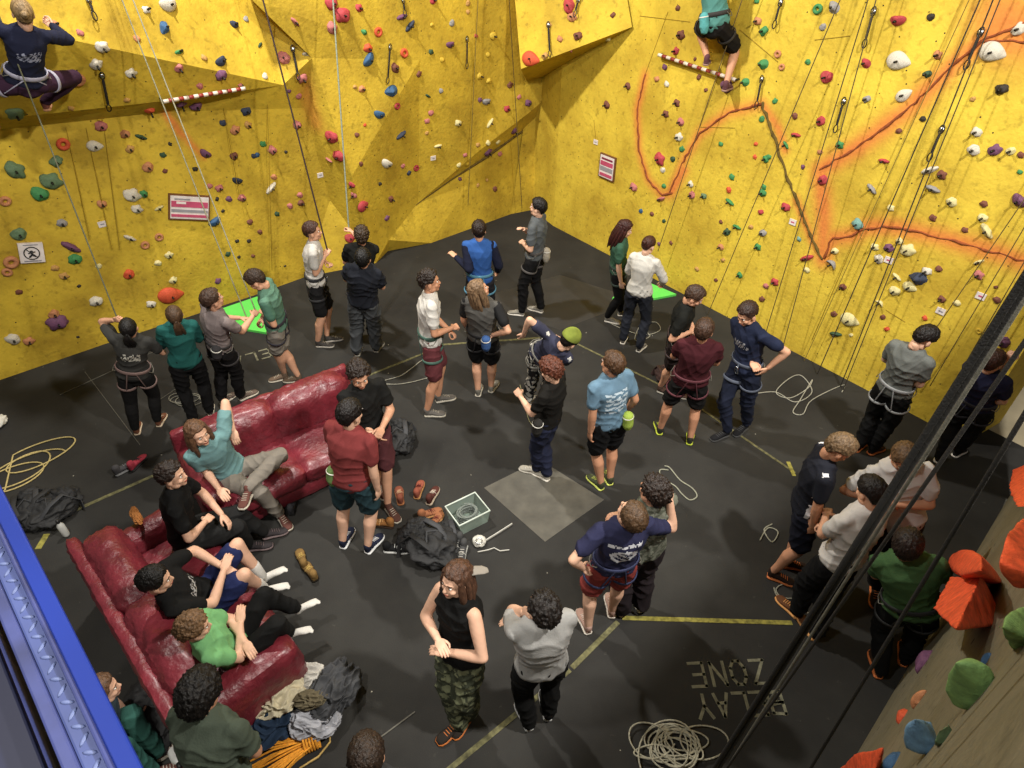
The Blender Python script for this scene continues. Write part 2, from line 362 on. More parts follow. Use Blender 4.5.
# floor: rubber mats, concrete beyond
def floor_mat():
    M = bpy.data.materials.new('rubber_floor'); M.use_nodes = True; nt = M.node_tree; b = nt.nodes['Principled BSDF']; L = nt.links.new
    geo = nd(nt, 'ShaderNodeTexCoord').outputs['Object']
    n1 = nd(nt, 'ShaderNodeTexNoise'); n1.inputs['Scale'].default_value = .9; n1.inputs['Detail'].default_value = 7; n1.inputs['Roughness'].default_value = .6; L(geo, n1.inputs['Vector'])
    r = nd(nt, 'ShaderNodeValToRGB'); r.color_ramp.elements[0].position = .3; r.color_ramp.elements[0].color = (*hexc('#222120'), 1); r.color_ramp.elements[1].position = .72; r.color_ramp.elements[1].color = (*hexc('#343330'), 1); L(n1.outputs['Fac'], r.inputs[0])
    n2 = nd(nt, 'ShaderNodeTexNoise'); n2.inputs['Scale'].default_value = 7; n2.inputs['Detail'].default_value = 9; n2.inputs['Roughness'].default_value = .75; L(geo, n2.inputs['Vector'])
    r2 = nd(nt, 'ShaderNodeMapRange'); r2.inputs['From Min'].default_value = .64; r2.inputs['From Max'].default_value = .82; r2.inputs['To Max'].default_value = .5; L(n2.outputs['Fac'], r2.inputs['Value'])
    m = nd(nt, 'ShaderNodeMix', data_type='RGBA'); L(r.outputs[0], m.inputs['A']); m.inputs['B'].default_value = (*hexc('#8a877c'), 1); L(r2.outputs[0], m.inputs['Factor'])
    v = nd(nt, 'ShaderNodeTexVoronoi'); v.inputs['Scale'].default_value = 3.2; L(geo, v.inputs['Vector'])
    lt = nd(nt, 'ShaderNodeMath', operation='LESS_THAN'); lt.inputs[1].default_value = .022; L(v.outputs['Distance'], lt.inputs[0])
    m4 = nd(nt, 'ShaderNodeMix', data_type='RGBA'); L(m.outputs['Result'], m4.inputs['A']); m4.inputs['B'].default_value = (*hexc('#a8a497'), 1); L(lt.outputs[0], m4.inputs['Factor'])
    L(m4.outputs['Result'], b.inputs['Base Color']); b.inputs['Roughness'].default_value = .8; b.inputs['Specular IOR Level'].default_value = .22
    n3 = nd(nt, 'ShaderNodeTexNoise'); n3.inputs['Scale'].default_value = 90; L(geo, n3.inputs['Vector'])
    bp = nd(nt, 'ShaderNodeBump'); bp.inputs['Strength'].default_value = .2; bp.inputs['Distance'].default_value = .005; L(n3.outputs['Fac'], bp.inputs['Height']); L(bp.outputs[0], b.inputs['Normal'])
    return M
RUB = floor_mat()
def slab(name, pts, z0, z1, material, parent=None):
    n = len(pts); V = [(p[0], p[1], z0) for p in pts] + [(p[0], p[1], z1) for p in pts]
    F = [tuple(reversed(range(n))), tuple(range(n, 2 * n))] + [(i, (i + 1) % n, n + (i + 1) % n, n + i) for i in range(n)]
    mb = MB(); mb.add(V, F); return mb.build(name, material, parent, False)
q0, q1 = U(988, 429), U(1024, 447); qd = (q1 - q0).normalized()
struct(slab('floor', [(-10, -3), (8.5, -3), q1 + qd * 2.4, q0, (5.3, 5.9), (1.2, 12.3), (-.5, 12.3), (-10, 5)], -.04, 0, RUB))
struct(slab('floor_concrete', [(-14, -6), (16, -6), (16, 18), (-14, 18)], -.2, -.045, mat('concrete', '#a79b80', .8, .12, 3, .2, 30)))
LINE = mat('worn_yellow_line', '#5c593a', .85, .6, 22, detail=10)
LINEY = mat('bright_yellow_line', '#857e38', .85, .55, 22, detail=10)
PALE = mat('pale_seam', '#5a5850', .85, .2, 10)
def strip(name, a, b, wd, material, h=.003):
    A, B = U(*a), U(*b); d = (B - A).normalized() * 1; s = Vector((-d.y, d.x, 0)) * wd * .4
    return struct(slab(name, [A + s, A - s, B - s, B + s], .0, h, material))
for k, (a, b, wd, mt) in enumerate([((38, 549), (47, 534), .07, LINEY), ((76, 510), (153, 476), .05, LINE), ((570, 670), (446, 772), .05, LINE), ((618, 622), (572, 668), .055, LINE), ((622, 618), (792, 623), .05, LINEY),
        ((795, 473), (695, 405), .035, LINE), ((660, 385), (575, 343), .035, LINE), ((540, 338), (440, 345), .045, LINE), ((788, 462), (794, 476), .05, LINEY), ((438, 348), (370, 375), .04, LINE),
        ((85, 372), (140, 445), .008, PALE), ((380, 738), (415, 712), .012, PALE), ((160, 400), (190, 380), .012, PALE), ((1008, 500), (985, 560), .05, PALE), ((180, 340), (60, 395), .008, PALE)]):
    strip('floor_line', a, b, wd, mt, .003 + .0004 * k)
struct(slab('floor_patch', [U(484, 488), U(540, 460), U(604, 500), U(545, 542)], 0, .004, mat('worn_patch', '#4e4b43', .75, .25, 6, detail=9)))
struct(slab('floor_mat_tile', [U(470, 300), U(560, 330), U(640, 300), U(560, 275)], 0, .0015, mat('mat_tile', '#2a2a2b', .6, .2, 3)))
# painted floor letters, read from the far side
def letters(txt, o, ux, uy, size, wd, material, gap=1.32):
    G = {'B': [[(0, 0), (0, 1), (.6, .95), (.6, .58), (0, .5)], [(0, .5), (.68, .42), (.68, .06), (0, 0)]], 'E': [[(.65, 1), (0, 1), (0, 0), (.65, 0)], [(0, .5), (.5, .5)]], 'L': [[(0, 1), (0, 0), (.6, 0)]],
         'A': [[(0, 0), (.33, 1), (.66, 0)], [(.15, .4), (.52, .4)]], 'Y': [[(0, 1), (.33, .5), (.66, 1)], [(.33, .5), (.33, 0)]], 'Z': [[(0, 1), (.65, 1), (0, 0), (.65, 0)]], 'O': [[(.2, 0), (0, .3), (0, .7), (.2, 1), (.48, 1), (.66, .7), (.66, .3), (.48, 0), (.2, 0)]], 'N': [[(0, 0), (0, 1), (.62, 0), (.62, 1)]]}
    mb = MB()
    for i, ch in enumerate(txt):
        for st in G[ch]:
            for a, b in zip(st[:-1], st[1:]):
                A = Vector(o) + ux * ((i * gap * .75 + a[0] * .9) * size) + uy * (a[1] * size); B = Vector(o) + ux * ((i * gap * .75 + b[0] * .9) * size) + uy * (b[1] * size)
                d = (B - A).normalized(); s = Vector((-d.y, d.x, 0)) * wd / 2; A = A - d * wd * .4; B = B + d * wd * .4
                mb.add([A + s, A - s, B - s, B + s] + [p + Vector((0, 0, .002)) for p in (A + s, A - s, B - s, B + s)], [(3, 2, 1, 0), (4, 5, 6, 7), (0, 1, 5, 4), (1, 2, 6, 5), (2, 3, 7, 6), (3, 0, 4, 7)])
    return mb
CHALK = mat('floor_lettering', '#75735f', .9, .4, 18, detail=8)
uA = (U(680, 668) - U(762, 664)).normalized(); uB = (Vector((0, -1, 0)))
for txt, o, sz in (('ZONE', U(762, 660), .19), ('BELAY', U(779, 691), .175)):
    wdt = (U(680, 660) - U(762, 660)).length
    gp = wdt / (sz * .75 * len(txt)) * (1.0 if txt == 'ZONE' else 1.05)
    ob = letters(txt, (o.x, o.y, .001), uA, Vector((0, -1, 0)), sz, .024, CHALK, gp).build('floor_lettering', CHALK, None, False); ob['kind'] = 'structure'
o = U(283, 345); ob = letters('BELAY', (o.x - .02, o.y + .0, .001), Vector((-.77, -.45, 0)).normalized(), Vector((.5, -.85, 0)).normalized(), .2, .025, CHALK, 1.2).build('floor_lettering', CHALK, None, False); ob['kind'] = 'structure'
# green mats
GRN = mat('bright_green_vinyl', '#5fd05a', .5, .06, 3)
def vinyl(pts, label):
    mb = MB(); n = len(pts); c = sum(pts, Vector()) / n
    o = slab('crash_mat', pts, .0015, .035, GRN); tag(o, label, 'mat')
vinyl([U(218, 312), U(262, 297), U(270, 335), U(240, 330)], 'bright green thin mat on the floor by the wall with the two wall notices')
vinyl([U(650, 285), U(676, 296), U(655, 300), U(612, 300), U(620, 292)], 'bright green thin mat beside the person in the white jumper')
# ------------------------------------------------------------ people
def head_template():
    mb = MB()
    mb.ell((0, -.012, .03), (.077, .097, .092), nu=24, nv=16)
    mb.ell((0, .018, -.03), (.061, .070, .084), nu=20, nv=14)
    mb.ell((0, .056, -.088), (.027, .026, .022)); mb.ell((0, .072, .03), (.048, .02, .013))
    for s in (-1, 1):
        mb.ell((s * .079, -.006, -.012), (.010, .021, .032)); mb.ell((s * .034, .055, -.03), (.024, .026, .022))
        mb.ell((s * .046, .01, -.07), (.018, .04, .03))
    mb.tube([(0, .080, .018), (0, .091, -.008), (0, .097, -.024)], [.008, .010, .013], 8); mb.ell((0, .089, -.028), (.016, .010, .009))
    mb.ell((0, .083, -.055), (.024, .012, .008)); mb.ell((0, .080, -.066), (.02, .012, .008))
    mb.tube([(0, -.022, -.03), (0, -.028, -.085), (0, -.03, -.105)], [.054, .050, .046], 14)
    V, N, F = remesh(mb, .0055, 2, .4)
    mi = []
    for f in F:
        c = V[list(f)].mean(0); k = 0
        if c[1] > .078 and -.072 < c[2] < -.050 and abs(c[0]) < .024: k = 1
        if c[1] > .062 and .032 < c[2] < .038 and .016 < abs(c[0]) < .044: k = 2
        mi.append(k)
    hb = MB(); hb.v = [tuple(p) for p in V]; hb.f = list(F); hb.m = mi
    for s in (-1, 1):
        hb.ell((s * .030, .073, .010), (.011, .0125, .0065), nu=10, nv=6, mi=3); hb.ell((s * .030, .0825, .010), (.0062, .0040, .0058), nu=8, nv=5, mi=4)
    return hb
HEAD = head_template()
def hand_template(curl, spread=1.):
    mb = MB(); mb.ell((0, .045, 0), (.040, .052, .015), pw=.8, nu=16, nv=10); mb.tube([(0, -.02, 0), (0, .02, 0)], [(.026, .019), (.031, .017)], 10, up=(1, 0, 0))
    for i, (x, ln) in enumerate([(.030, .068), (.010, .076), (-.010, .071), (-.029, .056)]):
        p = Vector((x, .085, 0)); a = 0.; pts = [Vector((x * .9, .06, 0)), p.copy()]
        for sg, q in ((.45, .55), (.30, .85), (.25, .6)):
            a += curl * q * (1 + .12 * i); p = p + Vector((x * .12 * spread, math.cos(a), -math.sin(a))) * ln * sg; pts.append(p.copy())
        mb.tube(pts, [.0095, .0095, .009, .0082, .0072], 8)
    a = curl * .5; mb.tube([Vector((.026, .015, -.004)), Vector((.048, .042, -.012 - .01 * curl)), Vector((.056, .066, -.018 - .018 * curl)), Vector((.052 - .012 * curl, .088, -.022 - .026 * curl))], [.015, .012, .0095, .008], 8)
    V, N, F = remesh(mb, .0036, 2, .35); h = MB(); h.v = [tuple(p) for p in V]; h.f = list(F); h.m = [0] * len(F); return h
HANDS = {'relax': hand_template(.38), 'grip': hand_template(1.15), 'open': hand_template(.12, 2.)}
def shoe_template():
    prof = [(-.085, .020, .050), (-.07, .034, .075), (-.03, .036, .085), (.02, .036, .075), (.07, .043, .055), (.12, .047, .045), (.16, .040, .036), (.185, .020, .024)]
    up, so = MB(), MB()
    for mb, k in ((up, 0), (so, 1)):
        V = []; F = []; n = 14
        for y, wd, hh in prof:
            for j in range(n):
                a = 2 * math.pi * j / n
                if k == 0: x = wd * math.cos(a); z = .018 + (hh - .01) * .5 * (1 + math.sin(a)) * (1 if math.sin(a) > 0 else 1)
                else: x = (wd + .005) * math.copysign(abs(math.cos(a)) ** .5, math.cos(a)); z = .012 + .012 * math.copysign(abs(math.sin(a)) ** .5, math.sin(a))
                V.append((x, y * (1.02 if k else 1), z))
        K = len(prof)
        for i in range(K - 1):
            for j in range(n): F.append((i * n + j, (i + 1) * n + j, (i + 1) * n + (j + 1) % n, i * n + (j + 1) % n))
        F.append(tuple(range(n))); F.append(tuple(reversed([(K - 1) * n + j for j in range(n)]))); mb.add(V, F)
    up.tube([(0, -.045, .06), (0, -.05, .105)], [(.038, .046), (.036, .044)], 14, up=(1, 0, 0))
    la = MB()
    for j in range(4): la.tube([(-.02, .03 + j * .022, .083 - j * .009), (.02, .035 + j * .022, .083 - j * .009)], .0035, 5)
    return up, so, la
SHOE = shoe_template()
def foot_template():
    mb = MB(); mb.ell((0, -.05, .035), (.032, .04, .035)); mb.tube([(0, -.04, .045), (0, .03, .04), (0, .09, .026), (0, .13, .02)], [(.032, .038), (.033, .03), (.040, .02), (.036, .014)], 12, up=(1, 0, 0))
    for i in range(5): mb.ell((-.03 + i * .0155, .155 - abs(i - 3.4) * .008, .012), (.0085 + (.003 if i == 4 else 0), .018, .010), nu=8, nv=6)
    mb.tube([(0, -.045, .05), (0, -.05, .12)], [(.032, .036), (.034, .036)], 12, up=(1, 0, 0))
    V, N, F = remesh(mb, .006, 2); h = MB(); h.v = [tuple(p) for p in V]; h.f = list(F); h.m = [0] * len(F); return h
FOOT = foot_template()

_ico = None
def ico(sub=4):
    bm = bmesh.new(); bmesh.ops.create_icosphere(bm, subdivisions=sub, radius=1); bm.verts.index_update()
    V = [v.co.copy() for v in bm.verts]; F = [tuple(v.index for v in f.verts) for f in bm.faces]; bm.free(); return V, F
ICO4 = ico(5); ICO3 = ico(4)
def sstep(a, b, x):
    t = max(0., min(1., (x - a) / (b - a))); return t * t * (3 - 2 * t)
def hair_mesh(style, seed):
    rr = random.Random(seed); thick = {'short': .017, 'curly': .026, 'afro': .038, 'messy': .018, 'long': .016, 'pony': .009, 'ponylong': .009, 'bun': .009, 'buzz': .005}[style]
    lump = {'short': .011, 'curly': .022, 'afro': .016, 'messy': .018, 'long': .008, 'pony': .004, 'ponylong': .004, 'bun': .004, 'buzz': .002}[style]
    fr = {'curly': 22, 'afro': 30, 'messy': 16}.get(style, 12)
    V, F = ICO4; out = []; sd = Vector((seed * 1.7, seed * .9, 0))
    for d in V:
        az = math.atan2(d.x, d.y); p = Vector((d.x * .078, d.y * .098, d.z * .094))
        q = abs(az) / math.pi
        zth = (.046 * (1 - sstep(.18, .42, q)) + (-.012) * sstep(.18, .42, q)) * (1 - sstep(.55, .8, q)) + (-.080) * sstep(.55, .8, q)
        k = sstep(zth - .006, zth + .010, p.z)
        if style in ('short', 'pony', 'ponylong', 'bun', 'buzz'): st = noise.noise(Vector((az * 9, d.z * 2.2, seed)) * 2.2)
        else: st = noise.noise((d * fr * .35) + sd) + .5 * noise.noise(d * fr * .8 + sd)
        th = thick * (1 + .35 * max(0, d.z)) + lump * st
        sc = 1.0 + k * max(.03, th / .088) - (1 - k) * .10
        out.append(Vector((p.x * sc, p.y * sc - .012, p.z * sc + .03)))
    mb = MB(); mb.add(out, F)
    if style == 'long':
        for s in range(11):
            a = R(70 + s * 22 + rr.uniform(-6, 6)); x, y = math.sin(a) * .078, math.cos(a) * .095 - .012
            y = y if y < .03 else .03
            L = rr.uniform(.24, .34); pts = [Vector((x * .9, y, .05)), Vector((x * 1.12, y * 1.1, -.02)), Vector((x * 1.2, y * 1.15 - .01, -.10)), Vector((x * 1.0 + rr.uniform(-.02, .02), y * 1.1 - .02, -.10 - L * .4)), Vector((x * .9 + rr.uniform(-.03, .03), y * 1.0 - .03, -.08 - L * .8))]
            mb.tube(pts, [.022, .026, .026, .021, .006], 8)
    if style.startswith('pony'):
        ll = 1.9 if style == 'ponylong' else 1.
        mb.ell((0, -.115, .04), (.022, .02, .022))
        for s in range(5):
            dx = (s - 2) * .014; mb.tube([(dx * .4, -.118, .04), (dx, -.15, .0), (dx * 1.3 + rr.uniform(-.01, .01), -.15, -.09 * ll), (dx + rr.uniform(-.01, .01), -.14, -.16 * ll), (dx * .5, -.13, -.22 * ll)], [.014, .02, .02, .015, .004], 8)
    if style == 'bun': mb.ell((0, -.118, .06), (.037, .032, .035)); mb.tube([(-.02, -.12, .06), (0, -.15, .075), (.02, -.12, .06)], [.012, .014, .012], 7)
    return mb
def frame(xa, ya, za, o):
    M = Matrix.Identity(4)
    for i in range(3): M[i][0] = xa[i]; M[i][1] = ya[i]; M[i][2] = za[i]; M[i][3] = o[i]
    return M
def ik(a, t, l1, l2, pole):
    d = t - a; L = d.length; mx = (l1 + l2) * .995
    if L > mx: d = d * (mx / L); L = mx
    if L < abs(l1 - l2) + .03: L = abs(l1 - l2) + .03
    u = d.normalized(); x = (l1 * l1 - l2 * l2 + L * L) / (2 * L); h = math.sqrt(max(0, l1 * l1 - x * x))
    pl = Vector(pole) - u * Vector(pole).dot(u)
    if pl.length < 1e-3: pl = u.orthogonal()
    pl.normalize(); return a + u * x + pl * h, a + u * L

ARM = {  # hand offset from the shoulder: outward, forward, up ; elbow pole: outward, forward, up ; hand shape
    'down': ((.05, .04, -.50), (.3, -1, 0), 'relax'), 'relaxed': ((.07, .14, -.47), (.4, -1, 0), 'relax'),
    'hip': ((-.02, .05, -.34), (1, -.5, 0), 'relax'), 'front': ((-.10, .30, -.28), (.6, -.4, -1), 'grip'),
    'frontlow': ((-.12, .22, -.38), (.8, -.4, -.4), 'grip'), 'cross': ((-.24, .17, -.24), (.8, .1, -1), 'relax'),
    'up': ((.02, .22, .30), (.5, .1, -1.3), 'grip'), 'high': ((.05, .2, .48), (1, 0, -.3), 'grip'), 'face': ((-.12, .20, .10), (.5, .2, -1), 'relax'),
    'back': ((-.10, -.16, -.40), (1, -.6, 0), 'grip'), 'side': ((.40, .10, -.1), (0, -.4, -1), 'relax'), 'lap': ((-.10, .30, -.36), (1, -.2, -.2), 'relax'),
    'backrest': ((.36, -.10, .02), (.9, -.7, .35), 'relax'), 'elbowup': ((.30, .22, -.02), (.3, .2, 1), 'relax'), 'pocket': ((.03, .06, -.42), (1, -.8, 0), 'relax'),
}
def person(label, head, feet, face, hgt=1.75, arms=('down', 'down'), handpx=(None, None), top=('tee', '#444444'), bottom=('trousers', '#222222'),
           shoes='#333333', sole='#dddddd', hair=('short', '#3a2a1c'), skin='a', look=(0, 0), female=False, pelvis=None, feetw=None, handw=(None, None),
           harness=None, chalk=None, print_=None, sleeve=None, extra=(), seed=0, footyaw=(8, -8), hat=None, knee=(None, None), wide=1.0, baggy=0., socks=None, footpitch=(0, 0), name='person'):
    """feet / handpx are pixel targets (person's left, person's right); pelvis, feetw, handw world targets."""
    s = hgt / 1.75; c = R(face); F2 = Vector((math.sin(c), math.cos(c), 0)); X2 = Vector((math.cos(c), -math.sin(c), 0))
    fw = feetw if feetw else [U(*feet[0], .06), U(*feet[1], .06)]
    fw = [Vector(p) for p in fw]
    if pelvis is None:
        mid = (fw[0] + fw[1]) / 2; hh = U(*head, 1.62 * s); off = Vector((hh.x - mid.x, hh.y - mid.y, 0))
        if off.length > .45: off *= .45 / off.length
        Pw = Vector((mid.x, mid.y, 0)) + off * .45; hz = .965 * s
        for k in (0, 1):
            d2 = math.hypot(fw[k].x - Pw.x, fw[k].y - Pw.y) - .07
            L = .83 * s; hz = min(hz, .145 + math.sqrt(max(.05, L * L - max(0, d2) ** 2)))
        Pw.z = hz; root = Vector((Pw.x, Pw.y, 0))
    else:
        Pw = Vector(pelvis); root = Vector((Pw.x, Pw.y, 0 if Pw.z > .2 else 0))
    # head on its sight line at spine length from the pelvis
    SL = .675 * s; d = Vector(ray(*head)); o = Vector(CAM) - Pw; b = o.dot(d); cc = o.dot(o) - SL * SL; D = b * b - cc
    if D > 0:
        h1, h2 = Vector(CAM) + d * (-b - math.sqrt(D)), Vector(CAM) + d * (-b + math.sqrt(D)); Hw = h1 if h1.z > h2.z else h2
    else:
        Hw = Vector(CAM) + d * (-b); Hw = Pw + (Hw - Pw).normalized() * SL
    e = empty(name, root, -c); toL = lambda p: Vector(((p - root).dot(X2), (p - root).dot(F2), p.z))
    P, H = toL(Pw), toL(Hw); ft = [toL(p) for p in fw]
    sp = (H - P).normalized(); X = Vector((1, 0, 0)) - sp * sp.x; X.normalize(); Fd = sp.cross(X) * 1.0   # up x right = forward
    if Fd.y < 0 and sp.z > .2: Fd = -Fd; 
    Fd = (sp.cross(X)).normalized(); Fd = Fd if abs(Fd.y) < 1e-6 or Fd.y > -.2 else -Fd
    pu = (Vector((0, 0, 1)) * .75 + sp * .25).normalized(); px = Vector((1, 0, 0)) - pu * pu.x; px.normalize(); pf = pu.cross(px)
    TL = .525 * s; fw_ = .94 if female else 1.0; hw_ = 1.03 if female else .97; wq = wide
    def ring(t):
        q = sstep(.0, .45, t); c0 = P + sp * (t * TL) if t >= 0 else P + pu * (t * TL)
        # gentle forward curve of the back
        c0 = c0 - Fd * (.018 * math.sin(max(0, min(1, t)) * math.pi)); return c0
    prof = [(-.20, .095, .075, hw_), (-.12, .155, .105, hw_), (.0, .166, .113, hw_), (.12, .155, .105, hw_), (.30, .136, .096, fw_), (.50, .148, .106, fw_), (.70, .166, .118, fw_), (.84, .172, .106, fw_), (.93, .142, .084, fw_), (1.0, .075, .066, 1)]
    NK = P + sp * (TL * 1.02); shx = .160 * s * fw_ * (1 + (wq - 1) * .5)
    SH = [P + sp * (.90 * TL) - X * shx, P + sp * (.90 * TL) + X * shx]
    def torso(mb, infl, t0, t1, n=18, flare=0.):
        ts = [q for q in prof if t0 <= q[0] <= t1]; pts = []; rr_ = []
        for t, rx, ry, wf in ts:
            g = flare * max(0, (.3 - t)); pts.append(ring(t)); rr_.append((rx * s * wf * wq * .97 + infl + g, ry * s * wq * .95 + infl + g))
        mb.tube(pts, rr_, n, up=X)
    # legs
    hips = [P - px * .088 * s - pu * .055 * s, P + px * .088 * s - pu * .055 * s]; ank = []; kn = []
    for k in (0, 1):
        sg = -1 if k == 0 else 1; tgt = ft[k] + Vector((0, 0, .03 if feetw is None else 0))
        kp = knee[k] if knee[k] else (sg * .25, 1, .3 if pelvis is not None else 0); K_, A_ = ik(hips[k], tgt, .43 * s, .41 * s, kp); kn.append(K_); ank.append(A_)
    # arms
    el = []; wr_ = []; shp = []
    for k in (0, 1):
        sg = -1 if k == 0 else 1; off, pole, sh = ARM[arms[k]]; O = X * sg
        guess = SH[k] + O * off[0] * s + Fd * off[1] * s + sp * off[2] * s
        if handw[k] is not None: guess = toL(Vector(handw[k]))
        elif handpx[k] is not None:
            dl = Vector(ray(*handpx[k])); oc = Vector(CAM); ol = toL(oc); dl = Vector((dl.dot(X2), dl.dot(F2), dl.z)); guess = ol + dl * ((guess - ol).dot(dl))
        E_, W_ = ik(SH[k], guess, .285 * s, .255 * s, O * pole[0] + Fd * pole[1] + sp * pole[2]); el.append(E_); wr_.append(W_); shp.append(sh)
    # body surface
    mb = MB(); torso(mb, -.012, -.3, 1.1)
    hd_c = P + sp * SL; mb.tube([NK - sp * .06, NK, hd_c - sp * .075 * s - Fd * .014], [.060 * s, .052 * s, .050 * s], 12)
    for k in (0, 1):
        cl = NK - sp * .045 * s; mb.tube([cl, SH[k] - sp * .004], [.040 * s, .045 * s], 10)
        mb.tube([SH[k], SH[k].lerp(el[k], .35), SH[k].lerp(el[k], .8), el[k]], [.047 * s, .047 * s, .040 * s, .038 * s], 10)
        mb.tube([el[k], el[k].lerp(wr_[k], .25), el[k].lerp(wr_[k], .7), wr_[k]], [.039 * s, .041 * s, .031 * s, .026 * s], 10)
        mb.tube([hips[k], hips[k].lerp(kn[k], .3), hips[k].lerp(kn[k], .75), kn[k]], [.086 * s, .082 * s, .062 * s, .055 * s], 12)
        cf = kn[k].lerp(ank[k], .3) - Vector((0, .018, 0)); mb.tube([kn[k], cf, kn[k].lerp(ank[k], .7), ank[k]], [.054 * s, .058 * s, .043 * s, .034 * s], 12)
    V, N, Fc = remesh(mb, .012, 3); body = MB(); body.v = [tuple(p) for p in V]; body.f = list(Fc); body.m = [0] * len(Fc)
    # head
    fwd = Fd.copy(); ly, lp = R(look[0]), R(look[1]); hu = (Vector((0, 0, 1)) * .8 + sp * .4).normalized() if pelvis is not None else (Vector((0, 0, 1)) * .6 + sp * .4).normalized()
    f0 = (Vector((0, 1, 0)) - hu * hu.y).normalized(); r0 = f0.cross(hu)
    f1 = f0 * math.cos(ly) + r0 * math.sin(ly); r1 = f1.cross(hu); f2 = f1 * math.cos(lp) + hu * math.sin(lp); u2 = r1.cross(f2)
    piv = hd_c - (hu * .6 + sp * .4) * .095 * s - f0 * .015; hd_c = piv + u2 * .095 * s + f0 * .015 + f2 * .012
    hs_ = s * .96; HM = frame(r1 * hs_, f2 * hs_, u2 * hs_, hd_c); body.merge(HEAD, HM)
    for k in (0, 1):
        dr = (wr_[k] - el[k]).normalized(); inward = -X * (-1 if k == 0 else 1)
        if arms[k] in ('front', 'frontlow', 'cross', 'lap'): inward = (inward * .5 - sp * .8)
        if arms[k] in ('backrest', 'side', 'elbowup'): inward = -sp
        if arms[k] in ('up', 'high'): inward = (inward * .5 + Fd)
        pn = inward - dr * inward.dot(dr)
        pn = pn.normalized() if pn.length > .05 else dr.orthogonal().normalized(); Z = -pn; Xh = dr.cross(Z)
        if k == 1: Xh = -Xh
        sc_ = s * (.86 if female else .93); body.merge(HANDS[shp[k]], frame(Xh * sc_, dr * sc_, Z * sc_, wr_[k] + dr * .005), flip=(k == 1), mi=0)
    sm = skinm(skin)
    fyaw = [0, 0]; FM = []
    for k in (0, 1):
        dd = (kn[k] - ank[k]); flat = Vector((dd.x, dd.y, 0)); a = R(footyaw[k]); y = Vector((math.sin(-a), math.cos(-a), 0)); fp = R(footpitch[k])
        y2 = (y * math.cos(fp) + Vector((0, 0, 1)) * math.sin(fp)).normalized(); x2 = y2.cross(Vector((0, 0, 1))).normalized(); z2 = x2.cross(y2)
        base_ = ank[k] - z2 * .085 * s + y2 * .045 * s
        if pelvis is None and feetw is None: base_.z = .0015
        FM.append(frame(x2 * s * .94, y2 * s * .88, z2 * s * .94, base_))
        if shoes is None and socks is None: body.merge(FOOT, FM[k], mi=0)
    body.build('body', [sm, mat('lips_' + skin, '#a8594c', .5), hairm(hair[1]), mat('eye_white', '#e8e4dc', .3, 0), mat('eye_iris', '#20150f', .3, 0)], e)
    ob = e.children[-1] if False else None
    # hair
    hb = hair_mesh(hair[0], seed + 3); hm = MB(); hm.merge(hb, HM); hm.build('hair', hairm(hair[1]), e)
    if hat:
        b2 = MB(); Vv, Ff = ICO3; hat[0] == 'cap' or b2.add([Vector((v.x * .10, v.y * .122 - .03, max(v.z, -.05) * .118 + .055)) for v in Vv], Ff)
        if hat[0] == 'cap': b2.tube([(0, .085, .055), (0, .13, .06), (0, .18, .05), (0, .21, .04)], [(.034, .010), (.038, .008), (.036, .006), (.022, .005)], 12, up=(1, 0, 0))
        h2 = MB(); h2.merge(b2, HM @ (Matrix.Rotation(R(hat[2]), 4, 'Z'))); h2.build('hat', cloth(hat[1], .3), e)
    # top
    kind, colr = top; cm = cloth(colr); infl = .013 + baggy * .01
    mb = MB(); torso(mb, infl, -.02 if harness else (-.05 if kind == 'long' else -.10), .96, flare=.03)
    mb.tube([NK - sp * .08 * s, NK - sp * .005 * s], [.085 * s, .070 * s], 14)
    cover = {'tee': .62, 'long': 2., 'tank': .0, 'jacket': 2., 'crop': .5, 'sleeve3': 1.4}[kind]
    sls = [MB(), MB()] if (sleeve and cover) else [mb, mb]
    for k in (0, 1):
        cl = NK - sp * .05 * s
        if kind != 'tank': mb.tube([cl, SH[k] + sp * .003], [.056 * s, .062 * s], 12)
        if cover > 0:
            sl = sls[k]; t1 = min(1, cover); a = SH[k]; b = SH[k].lerp(el[k], t1); sl.tube([a, a.lerp(b, .5), b], [.062 * s, .064 * s + baggy * .004, .064 * s + baggy * .012], 12, cap=True)
            if cover > 1: sl.ell(tuple(el[k]), (.054 * s,) * 3, nu=12, nv=8)
            if cover > 1: bb = el[k].lerp(wr_[k], min(.93, cover - 1)); sl.tube([el[k], el[k].lerp(bb, .5), bb], [.055 * s, .051 * s, .040 * s], 12)
    def garment(mb_, amp, f, sd): 
        V, N, Fc = remesh(mb_, .0115, 3); return folds(V, N, amp, f, sd), Fc
    V, Fc = garment(mb, (.009 if kind == 'long' else .013) + baggy * .008, 24, seed * 1.3); mats = [cm]; mi = [0] * len(Fc)
